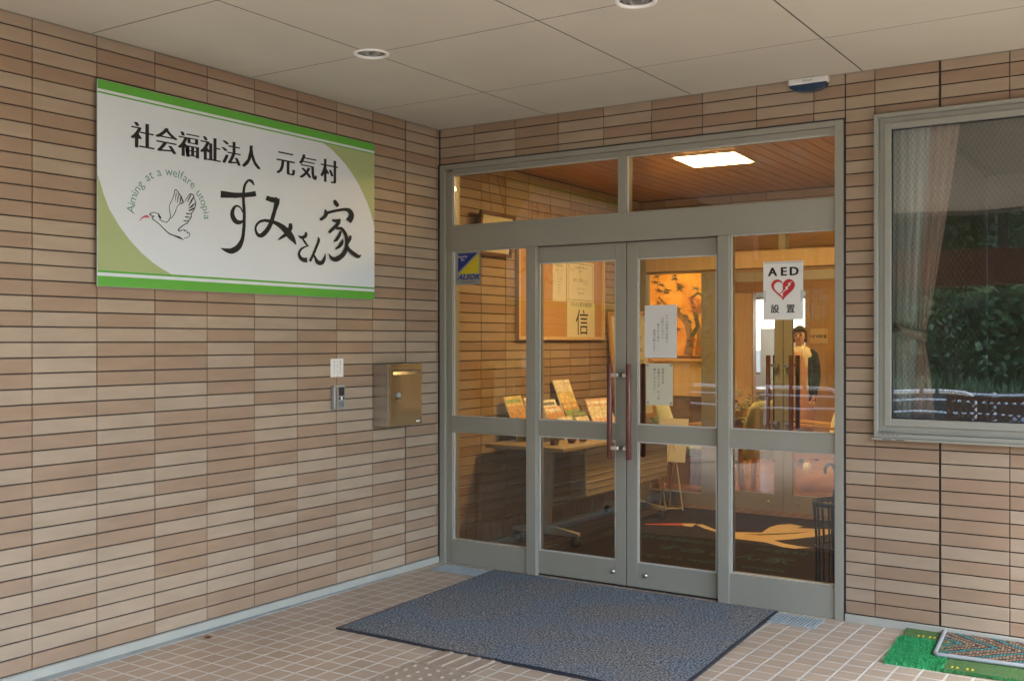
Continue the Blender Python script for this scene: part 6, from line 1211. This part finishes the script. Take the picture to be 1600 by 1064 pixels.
mb = MB(); mb.loft([[Vector((-.20+.01*math.sin(z*6)+sx*.03, w_*sy, z)) for sx, sy in ((1, -.9), (1, .9), (-1, 1), (-1, -1))] for z, w_ in ((.55, .18), (.65, .22), (.85, .21), (.95, .17))]); mb.build('backrest', M['white'], oc)
mb = MB(); mb.box(-.2, .22, -.22, .22, .42, .48); mb.build('seat', M['white'], oc, bevel=.02)
mb = MB(); mb.tube([(0, 0, .12), (0, 0, .42)], .025, 10)
for k in range(5): a = k*1.2566; mb.tube([(0, 0, .12), (.26*math.cos(a), .26*math.sin(a), .07)], [.022, .014], 8)
mb.build('base', M['dark'], oc)
for k in range(5):
    a = k*1.2566; mb = MB(); mb.lathe([(0, -.015), (.026, -.015), (.028, 0), (.026, .015), (0, .015)], M=Matrix.Translation((.26*math.cos(a), .26*math.sin(a), .03)) @ Matrix.Rotation(R(90), 4, 'X'), n=14); mb.tube([(.26*math.cos(a), .26*math.sin(a), .05), (.26*math.cos(a), .26*math.sin(a), .08)], .008, 6); mb.build('castor', M['dark'], oc)
# basket plant
bp_ = thing('basket_plant', 'leafy plant in a round wicker basket on the lobby floor stand behind the chairs', 'plant', (.05, 5.05, .42))
mb = MB(); mb.lathe([(0, 0), (.11, 0), (.15, .08), (.165, .26), (.155, .27), (.14, .25), (0, .23)], n=28); mb.build('basket', M['wicker'], bp_)
mb = MB(); rnd = random.Random(12)
for i in range(150):
    a = rnd.uniform(0, 6.28); l = rnd.uniform(.10, .34); h = rnd.uniform(.22, .50); p = Vector((math.cos(a)*l, math.sin(a)*l, h-.5*l)); d = Vector((math.cos(a), math.sin(a), rnd.uniform(-.6, .5))).normalized(); s = d.cross(Vector((0, 0, 1))).normalized()
    mb.add([p, p+d*.04+s*.022, p+d*.085, p+d*.04-s*.022], [(0, 1, 2, 3)])
mb.build('foliage', M['leaf_b'], bp_)
mb = MB()
for k in range(12): a = k*.52; mb.tube([(0, 0, .2), (math.cos(a)*.1, math.sin(a)*.1, .32), (math.cos(a)*.24, math.sin(a)*.24, .24)], .004, 5)
mb.build('stem', M['leaf_a'], bp_)
ps = thing('plant_stool', 'low wooden stool under the basket plant', 'stool', (.05, 5.05, 0))
mb = MB(); mb.box(-.17, .17, -.17, .17, .385, .419); mb.build('seat', M['wood_lt'], ps, bevel=.004)
for sx in (-1, 1):
    for sy in (-1, 1): mb = MB(); mb.box(sx*.14-.02, sx*.14+.02, sy*.14-.02, sy*.14+.02, 0, .3845); mb.build('leg', M['wood_lt'], ps)

# ================================================ the person
pe = thing('person', 'person in a salmon apron and black cardigan standing in the lobby', 'person', (.35, 6.06, 0), R(8)); pe.scale = (.88, .92, 1)
def ell(cx, cy, z, rx, ry, n=20, pw=2.0):
    out = []
    for k in range(n):
        a = 2*math.pi*k/n; c, s = math.cos(a), math.sin(a)
        out.append(Vector((cx+rx*math.copysign(abs(c)**(2/pw), c), cy+ry*math.copysign(abs(s)**(2/pw), s), z)))
    return out
# body: skin-modifier figure, facing -y
def skin_fig(name, verts, edges, radii, m, parent, root=0, levels=2):
    me = bpy.data.meshes.new(name); me.from_pydata(verts, edges, []); o = bpy.data.objects.new(name, me); COL.objects.link(o)
    sk = o.modifiers.new('skin', 'SKIN'); 
    if not me.skin_vertices: me.attributes
    for i, v in enumerate(me.skin_vertices[0].data):
        r = radii[i]; v.radius = r if isinstance(r, tuple) else (r, r); v.use_root = (i == root)
    sk.use_smooth_shade = True
    s2 = o.modifiers.new('sub', 'SUBSURF'); s2.levels = levels; s2.render_levels = levels
    dg = bpy.context.evaluated_depsgraph_get(); dg.update(); m2 = bpy.data.meshes.new_from_object(o.evaluated_get(dg))
    bpy.data.objects.remove(o)
    m2.materials.clear(); m2.materials.append(m)
    for p in m2.polygons: p.use_smooth = True; p.material_index = 0
    o2 = bpy.data.objects.new(name, m2); COL.objects.link(o2); o2.parent = parent; return o2
V = [(0, 0, .86), (0, 0, 1.02), (0, .0, 1.22), (0, .01, 1.30), (0, .0, 1.345), (0, -.008, 1.40), (0, -.012, 1.46), (0, -.005, 1.50),          # pelvis..head 0-7
     (.085, 0, .82), (.09, -.01, .46), (.09, .01, .09), (.10, -.10, .035),                                                     # left leg 8-11
     (-.085, 0, .82), (-.09, -.01, .46), (-.09, .01, .09), (-.10, -.10, .035),                                                 # right leg 12-15
     (.155, .01, 1.255), (.195, .02, 1.00), (.185, -.08, .80), (.178, -.115, .74),                                            # left arm 16-19
     (-.155, .01, 1.255), (-.195, .02, 1.00), (-.185, -.08, .80), (-.178, -.115, .74)]
E_ = [(0, 1), (1, 2), (2, 3), (3, 4), (4, 5), (5, 6), (6, 7), (0, 8), (8, 9), (9, 10), (10, 11), (0, 12), (12, 13), (13, 14), (14, 15), (3, 16), (16, 17), (17, 18), (18, 19), (3, 20), (20, 21), (21, 22), (22, 23)]
Rr_ = [(.13, .10), (.115, .09), (.13, .095), (.10, .075), (.045, .045), (.066, .080), (.076, .092), (.062, .078), .075, .052, .034, .026, .075, .052, .034, .026, .045, .036, .024, .026, .045, .036, .024, .026]
body = skin_fig('body', V, E_, Rr_, M['skin'], pe)
# five fingers and a thumb per hand
for s in (-1, 1):
    for k, (dx, ln) in enumerate(((-.022, .060), (-.008, .070), (.007, .066), (.021, .052))):
        vs = [(s*.178+dx*.5, -.115, .735), (s*.178+dx, -.13, .705), (s*.178+dx, -.136, .705-ln*.5), (s*.178+dx*.9, -.128, .705-ln)]
        mb = MB(); mb.tube(vs, [.009, .0085, .0078, .006], 8); mb.build('finger', M['skin'], body)
    mb = MB(); mb.tube([(s*.165, -.125, .745), (s*.145, -.15, .725), (s*.140, -.158, .695)], [.010, .0095, .007], 8); mb.build('thumb', M['skin'], body)
# face
hz_ = 1.455; hy = -.012
mb = MB()
for s in (-1, 1): mb.lathe([(0, -.012), (.008, -.009), (.0125, 0), (.008, .009), (0, .012)], M=Matrix.Translation((s*.030, hy-.081, hz_)) @ Matrix.Diagonal((1.1, .5, .6, 1)), n=12)
mb.build('eyes', M['ink'], body)
mb = MB()
for s in (-1, 1): mb.tube([(s*.046, hy-.078, hz_+.019), (s*.030, hy-.090, hz_+.024), (s*.014, hy-.091, hz_+.020)], .003, 6)
mb.build('eyebrows', M['hair'], body)
mb = MB(); mb.tube([(0, hy-.084, hz_+.008), (0, hy-.098, hz_-.016), (0, hy-.104, hz_-.028), (0, hy-.086, hz_-.034)], [.006, .009, .012, .008], 10); mb.build('nose', M['skin'], body)
mb = MB(); mb.tube([(-.022, hy-.078, hz_-.051), (0, hy-.088, hz_-.055), (.022, hy-.078, hz_-.051)], [.002, .006, .002], 8); mb.build('mouth', mat('lips', (.45, .14, .11), .5, var=.03), body)
for s in (-1, 1):
    mb = MB(); mb.lathe([(0, -.008), (.014, -.005), (.017, .004), (.010, .008), (0, .004)], M=Matrix.Translation((s*.076, .0, hz_-.006)) @ Matrix.Rotation(R(90), 4, 'Y') @ Matrix.Diagonal((1.4, .9, 1, 1)), n=14); mb.build('ear', M['skin'], body)
# hair: cap with side-swept fringe and a low bun
mb = MB(); rings = []
for k in range(11):
    t = k/10; z = 1.385+t*.178; rr = math.sqrt(max(0, 1-((z-1.458)/.108)**2)) if z > 1.458 else 1
    front = -.012-.02*(1-t) if z < 1.500 else -.098*rr; 
    n = 26; r_ = []
    for q in range(n):
        a = 2*math.pi*q/n; x = .088*rr*math.cos(a); y = .012+.100*rr*math.sin(a)
        if math.sin(a) < 0: y = max(y, front if z < 1.498 else -1)
        r_.append(Vector((x, y, z+.004*math.sin(a*9))))
    rings.append(r_)
mb.loft(rings); mb.build('hair', M['hair'], pe)
mb = MB()
for i in range(9):
    x0_ = -.055+.0135*i; mb.tube([(x0_*.6+.02, -.085, 1.545), (x0_*1.0-.004, -.109, 1.520), (x0_*1.15-.018, -.106, 1.492)], [.010, .011, .004], 8)
mb.lathe([(0, -.045), (.03, -.035), (.043, 0), (.03, .035), (0, .045)], M=Matrix.Translation((-.01, .115, 1.44)), n=16)
mb.build('fringe', M['hair'], pe)
# clothing
mb = MB()
mb.loft([ell(0, 0, z, rx, ry, 24, 2.5) for z, rx, ry in ((.80, .175, .135), (.90, .168, .128), (1.02, .150, .115), (1.15, .155, .118), (1.25, .162, .112), (1.30, .140, .092), (1.335, .075, .062))], cap=False)
mb.build('shirt', M['shirt'], pe, solid=.004)
mb = MB(); n = 14; vs = []; fs = []
prof = [(.44, .20, .16), (.60, .185, .152), (.80, .182, .146), (1.0, .158, .128), (1.12, .158, .127), (1.20, .140, .126), (1.275, .115, .118)]
for (z, rx, ry) in prof:
    for q in range(n+1): a = R(-165)+R(150)*q/n; vs.append((rx*math.cos(a), ry*math.sin(a), z+.004*math.sin(q*2+z*9)))
for j in range(len(prof)-1):
    for q in range(n): k = j*(n+1)+q; fs.append((k, k+1, k+n+2, k+n+1))
mb.add(vs, fs, 0, True); mb.build('apron', M['apron'], pe, solid=.005)
for s in (-1, 1):
    mb = MB(); mb.add([(0, -.105, 1.275), (s*.062, -.112, 1.262), (s*.088, -.07, 1.325), (s*.05, -.04, 1.352), (s*.012, -.085, 1.32)], [(0, 1, 2, 3, 4)]); mb.build('collar', M['shirt'], pe, solid=.006)
    mb = MB(); mb.loft([[Vector(c)+Vector((math.cos(a)*r, math.sin(a)*r, 0)) for a in [2*math.pi*q/14 for q in range(14)]] for c, r in (((s*.118, .0, 1.305), .045), ((s*.158, .01, 1.265), .058), ((s*.190, .018, 1.12), .056), ((s*.200, .022, 1.00), .050), ((s*.195, -.03, .90), .044), ((s*.188, -.075, .81), .036))], cap=False); mb.build('cardigan_sleeve', M['cardigan'], pe, solid=.004)
mb = MB(); prof = [(.74, .192, .142), (.90, .185, .138), (1.05, .172, .126), (1.2, .174, .124), (1.28, .155, .105), (1.32, .10, .075)]; vs = []; fs = []; n = 22
for (z, rx, ry) in prof:
    for q in range(n+1): a = R(-48)+R(276)*q/n; vs.append((rx*math.cos(a), ry*math.sin(a), z))
for j in range(len(prof)-1):
    for q in range(n): k = j*(n+1)+q; fs.append((k, k+1, k+n+2, k+n+1))
mb.add(vs, fs, 0, True); mb.build('cardigan', M['cardigan'], pe, solid=.006)
for s in (-1, 1):
    mb = MB(); mb.loft([[Vector(c)+Vector((math.cos(a)*r, math.sin(a)*r*1.05, 0)) for a in [2*math.pi*q/16 for q in range(16)]] for c, r in (((s*.082, 0, .88), .098), ((s*.088, 0, .78), .092), ((s*.09, -.008, .46), .068), ((s*.09, .008, .12), .058))], cap=False); mb.build('trouser_leg', M['trousers'], pe, solid=.004)
    mb = MB(); mb.loft([ell(s*.095, -.045, z, rx, ry, 18, 2.4) for z, rx, ry in ((.0, .042, .110), (.02, .046, .116), (.045, .042, .105), (.07, .034, .075))]); mb.build('shoe', M['white'], pe)
mb = MB(); mb.tube([(-.055, -.118, 1.30), (-.035, -.132, 1.18), (0, -.137, 1.10), (.035, -.132, 1.18), (.055, -.118, 1.30)], .0035, 6); mb.obox(Matrix.Translation((0, -.139, 1.06)), -.03, .03, -.003, .003, -.045, .04); mb.build('name_tag_cord', M['grey_ink'], pe)

# ================================================ outside, seen in the glass
def pipe_arch(x, label):
    t = thing('pipe_barrier', label, 'barrier', (x, -8.6, 0), 0, 'white pipe barriers along the edge of the porch')
    r = .12; w2 = .56; pts = [(-w2, 0, 0), (-w2, 0, .75-r)]+[(-w2+r-r*math.cos(a), 0, .75-r+r*math.sin(a)) for a in [math.pi/2*k/6 for k in range(1, 7)]]
    pts += [(-p[0], 0, p[2]) for p in pts[::-1]]
    mb = MB(); mb.tube(pts, .025, 14); mb.build('pipe', M['white'], t)
    mb = MB(); mb.lathe([(.032, 0), (.06, 0), (.06, .008), (.034, .010)], c=(-w2, 0, 0), n=16); mb.lathe([(.032, 0), (.06, 0), (.06, .008), (.034, .010)], c=(w2, 0, 0), n=16); mb.build('base_flange', M['grate'], t)
    mb = MB()
    for q in (-.05, .14): mb.tube([(q-.02, 0, .75), (q+.02, 0, .75)], .0275, 14)
    mb.build('tape_band', M['rubber'], t)
pipe_arch(1.12, 'white arched pipe barrier nearest the side window, banded with dark tape')
pipe_arch(-.55, 'white arched pipe barrier second from the lattice screen')
pipe_arch(-2.2, 'white arched pipe barrier third from the lattice screen')
pipe_arch(-3.4+.05, 'white arched pipe barrier farthest from the lattice screen')
# lattice screen
ls = thing('lattice_screen', 'dark wooden lattice screen standing low at the porch edge right of the barriers', 'fence', (0, 0, 0))
mb = MB(); lx0, lx1, ly = 1.62, 5.0, -7.3
for (a, b, c, d) in ((lx0, lx0+.05, 0, .78), (lx1-.05, lx1, 0, .78), ((lx0+lx1)/2-.025, (lx0+lx1)/2+.025, 0, .78)): mb.box(a, b, ly-.025, ly+.025, c, d)
mb.build('post', M['wood_dk'], ls)
mb = MB(); mb.box(lx0+.051, lx1-.051, ly-.02, ly+.02, .73, .78); mb.box(lx0+.051, lx1-.051, ly-.02, ly+.02, .05, .09); mb.build('rail', M['wood_dk'], ls)
mb = MB(); k = lx0-.62
while k < lx1:
    for s, yo in ((1, 0), (-1, .008)):
        a = Vector((k if s > 0 else k+.64, ly+yo-.004, .09)); b = Vector((k+.64 if s > 0 else k, ly+yo-.004, .73)); d = (b-a)
        t0 = max(0, min(1, (lx0+.05-a.x)/d.x)) if d.x > 0 else max(0, min(1, (lx1-.05-a.x)/d.x)); t1 = max(0, min(1, (lx1-.05-a.x)/d.x)) if d.x > 0 else max(0, min(1, (lx0+.05-a.x)/d.x))
        if t1-t0 > .03:
            p, q = a+d*t0, a+d*t1; n = Vector((d.z, 0, -d.x)).normalized()*.010
            mb.prism([p-n, p+n, q+n, q-n], 0, (0, .007, 0))
    k += .085
mb.build('lattice', M['wood_dk'], ls)
# far guard rail by the road
gr = thing('guard_rail', 'white three-pipe guard rail along the far side of the road', 'guard rail')
for z in (.28, .10, -.18): mb = MB(); mb.tube([(-30, -18.6, z), (20, -18.6, z)], .028, 10); mb.build('rail', M['white'], gr)
for i in range(20): mb = MB(); mb.tube([(-29.6+i*2.5, -18.66, -.6), (-29.6+i*2.5, -18.66, .34)], .04, 10); mb.build('post', M['white'], gr)
# silver car
car = thing('parked_car', 'silver hatchback parked on the road opposite the side window', 'car', (3.55, -12.6, -.60), R(4))
def car_sec(x, zs, w_):
    """half outline from sill to roof, mirrored"""
    return [Vector((x, -a*w_, z)) for a, z in zs]+[Vector((x, a*w_, z)) for a, z in zs[::-1]]
secs = [(-1.95, [(.72, .42), (.80, .50), (.80, .60), (.74, .70), (.5, .74)]), (-1.80, [(.84, .25), (.90, .45), (.90, .68), (.84, .84), (.5, .88)]), (-1.1, [(.88, .22), (.93, .45), (.93, .75), (.88, .92), (.5, .96)]),
        (-.75, [(.88, .22), (.93, .45), (.93, .80), (.88, .95), (.5, .99)]), (0, [(.88, .22), (.93, .45), (.93, .80), (.89, .96), (.5, 1.0)]), (1.2, [(.88, .22), (.93, .45), (.93, .82), (.89, .97), (.5, 1.0)]), (1.75, [(.84, .25), (.91, .45), (.91, .80), (.86, .95), (.5, .97)]), (1.92, [(.76, .35), (.84, .50), (.84, .75), (.78, .88), (.5, .90)])]
mb = MB(); mb.loft([car_sec(x, zs, .86) for x, zs in secs]); mb.build('body', M['car'], car)
cab = [(-.95, [(.84, .93), (.83, .94), (.5, .97)]), (-.45, [(.84, .95), (.74, 1.28), (.45, 1.33)]), (-.1, [(.84, .96), (.70, 1.44), (.42, 1.49)]), (.7, [(.84, .96), (.70, 1.46), (.42, 1.51)]), (1.4, [(.84, .96), (.70, 1.40), (.42, 1.45)]), (1.82, [(.82, .93), (.76, 1.0), (.45, 1.02)])]
mb = MB(); mb.loft([car_sec(x, zs, .86) for x, zs in cab]); mb.build('windows', M['car_glass'], car)
roof = [(-.30, [(.70, 1.395), (.69, 1.42), (.42, 1.445)]), (-.1, [(.71, 1.43), (.70, 1.465), (.42, 1.505)]), (.7, [(.71, 1.45), (.70, 1.485), (.42, 1.525)]), (1.4, [(.71, 1.395), (.70, 1.425), (.42, 1.465)])]
mb = MB(); mb.loft([car_sec(x, zs, .86) for x, zs in roof])
for s in (-1, 1):
    for (x0_, x1_) in ((-.93, -.28), (.52, .55), (1.80, 1.42)): mb.tube([(x0_, s*.86*.845, .95), (x1_, s*.86*.715, 1.42)], .035, 8)
mb.build('roof', M['car'], car)
for sx in (-1.22, 1.22):
    for s in (-1, 1):
        Mx = Matrix.Translation((sx, s*.70, .30)) @ Matrix.Rotation(R(-90*s), 4, 'X')
        mb = MB(); mb.lathe([(.19, .0), (.27, .0), (.30, .03), (.30, .10), (.27, .125), (.20, .12)], M=Mx, n=28); wh = mb.build('tyre', M['tyre'], car)
        mb = MB(); mb.lathe([(0, .10), (.05, .11), (.06, .095), (.18, .10), (.20, .12)], M=Mx, n=20); mb.build('rim', M['chrome'], wh)
for s in (-1, 1):
    mb = MB(); mb.lathe([(0, .03), (.07, .02), (.09, 0)], M=Matrix.Translation((-1.885, s*.60, .68)) @ Matrix.Rotation(R(-90), 4, 'Y') @ Matrix.Diagonal((.8, 1.5, 1, 1)), n=18); mb.build('headlight', M['chrome'], car)
# trees
def make_tree(seed, h, r, leafm, dens=1.0):
    rnd = random.Random(seed); t = bpy.data.objects.new('broadleaf_tree', None); COL.objects.link(t)
    mb = MB(); mb.tube([(0, 0, -.4), (.03, .02, h*.2), (-.05, .05, h*.42), (.02, 0, h*.62), (0, 0, h*.85)], [.20, .15, .12, .08, .03], 10)
    tips = []
    for i in range(12):
        a = rnd.uniform(0, 6.28); z0 = h*rnd.uniform(.2, .72); l = r*rnd.uniform(.55, .95); e = Vector((math.cos(a)*l, math.sin(a)*l, z0+h*rnd.uniform(.08, .22)))
        mb.tube([(0, 0, z0), (e.x*.5, e.y*.5, (z0+e.z)/2+.05), e], [.06, .04, .015], 6); tips.append(e)
    mb.build('trunk', M['bark'], t)
    cl = [Vector(e) for e in tips]
    for i in range(38):
        a = rnd.uniform(0, 6.28); z = rnd.uniform(.06, 1.0); rr = r*math.sin(math.pi*min(.97, .25+z*.7))*rnd.uniform(.3, 1); cl.append(Vector((math.cos(a)*rr, math.sin(a)*rr, h*z)))
    mb = MB()
    for c in cl:
        cr_ = rnd.uniform(.45, .95)
        for i in range(150):
            d = Vector((rnd.gauss(0, 1), rnd.gauss(0, 1), rnd.gauss(0, .7))); d = d.normalized()*cr_*rnd.random()**.45; p = c+d
            q = Vector((rnd.gauss(0, 1), rnd.gauss(0, 1), rnd.gauss(0, .6))).normalized()*rnd.uniform(.11, .20); s = q.cross(Vector((rnd.random(), rnd.random(), 1))).normalized()*rnd.uniform(.05, .09)
            mb.add([p-q*.5, p+s, p+q*.6, p-s], [(0, 1, 2, 3)])
    mb.build('crown', leafm, t); return t
protos = [make_tree(1, 8.5, 2.9, M['leaf_a']), make_tree(2, 7.4, 3.0, M['leaf_b']), make_tree(3, 9.6, 2.8, M['leaf_c'])]
spots = [(-16.5, -25, 0, 0), (-13.2, -23.6, 1, 40), (-10.2, -25.5, 2, 80), (-7.6, -23.4, 0, 130), (-5.0, -24.8, 1, 20), (-2.6, -23.2, 2, 200), (-.3, -24.6, 0, 260), (1.9, -23.3, 1, 310), (4.2, -25, 2, 150), (-8.8, -29, 2, 10), (-3.6, -29, 0, 70), (1.0, -29, 2, 120), (-14.5, -29.5, 0, 190), (6.8, -24.5, 0, 30)]
kind = ['mid green spreading tree', 'pale green bushy tree', 'dark green tall tree']
where = ['leftmost of the row on the bank beyond the road', 'second along the bank beyond the road', 'third along the bank beyond the road', 'fourth along the bank, left of centre', 'fifth along the bank, near centre', 'sixth along the bank, opposite the doors', 'seventh along the bank, behind the pipe barriers', 'eighth along the bank, opposite the parked car', 'ninth along the bank, right of the parked car',
         'in the back row behind the third and fourth trees', 'in the back row behind the fifth and sixth trees', 'in the back row behind the parked car', 'in the back row at the far left', 'at the right end of the front row']
used = set()
for i, (x, y, k, rz) in enumerate(spots):
    if k in used: t = copy_tree(protos[k])
    else: t = protos[k]; used.add(k)
    tt = max(0, (-20-y)/16); t.location = (x, y, .2+4.2*tt**1.3); t.rotation_euler = (0, 0, R(rz)); sc = [1, .92, 1.08, 1.02][i % 4]; t.scale = (sc, sc, sc)
    tag(t, kind[k]+' '+where[i], 'tree', 'trees on the bank across the road')
# hedge along the bank
mb = MB(); rnd = random.Random(33)
for i in range(20000):
    x = rnd.uniform(-20, 9); y = -21.6+rnd.gauss(0, .45); z = .5+rnd.random()**.8*(2.3+.5*math.sin(x*1.7)+.3*math.sin(x*4.1)); p = Vector((x, y, z))
    q = Vector((rnd.gauss(0, 1), rnd.gauss(0, 1), rnd.gauss(0, .6))).normalized()*.15; s = q.cross(Vector((rnd.random(), rnd.random(), 1))).normalized()*.08
    mb.add([p-q*.5, p+s, p+q*.6, p-s], [(0, 1, 2, 3)], 1 if math.sin(x*1.3+z*2.1)+rnd.gauss(0, .6) > .7 else (2 if math.sin(x*2.7-z*1.4)+rnd.gauss(0, .5) > .6 else 0))
tag(mb.build('hedge', [M['leaf_a'], M['leaf_b'], M['leaf_c']]), 'loose green hedge running along the foot of the bank', 'hedge', kind='stuff')
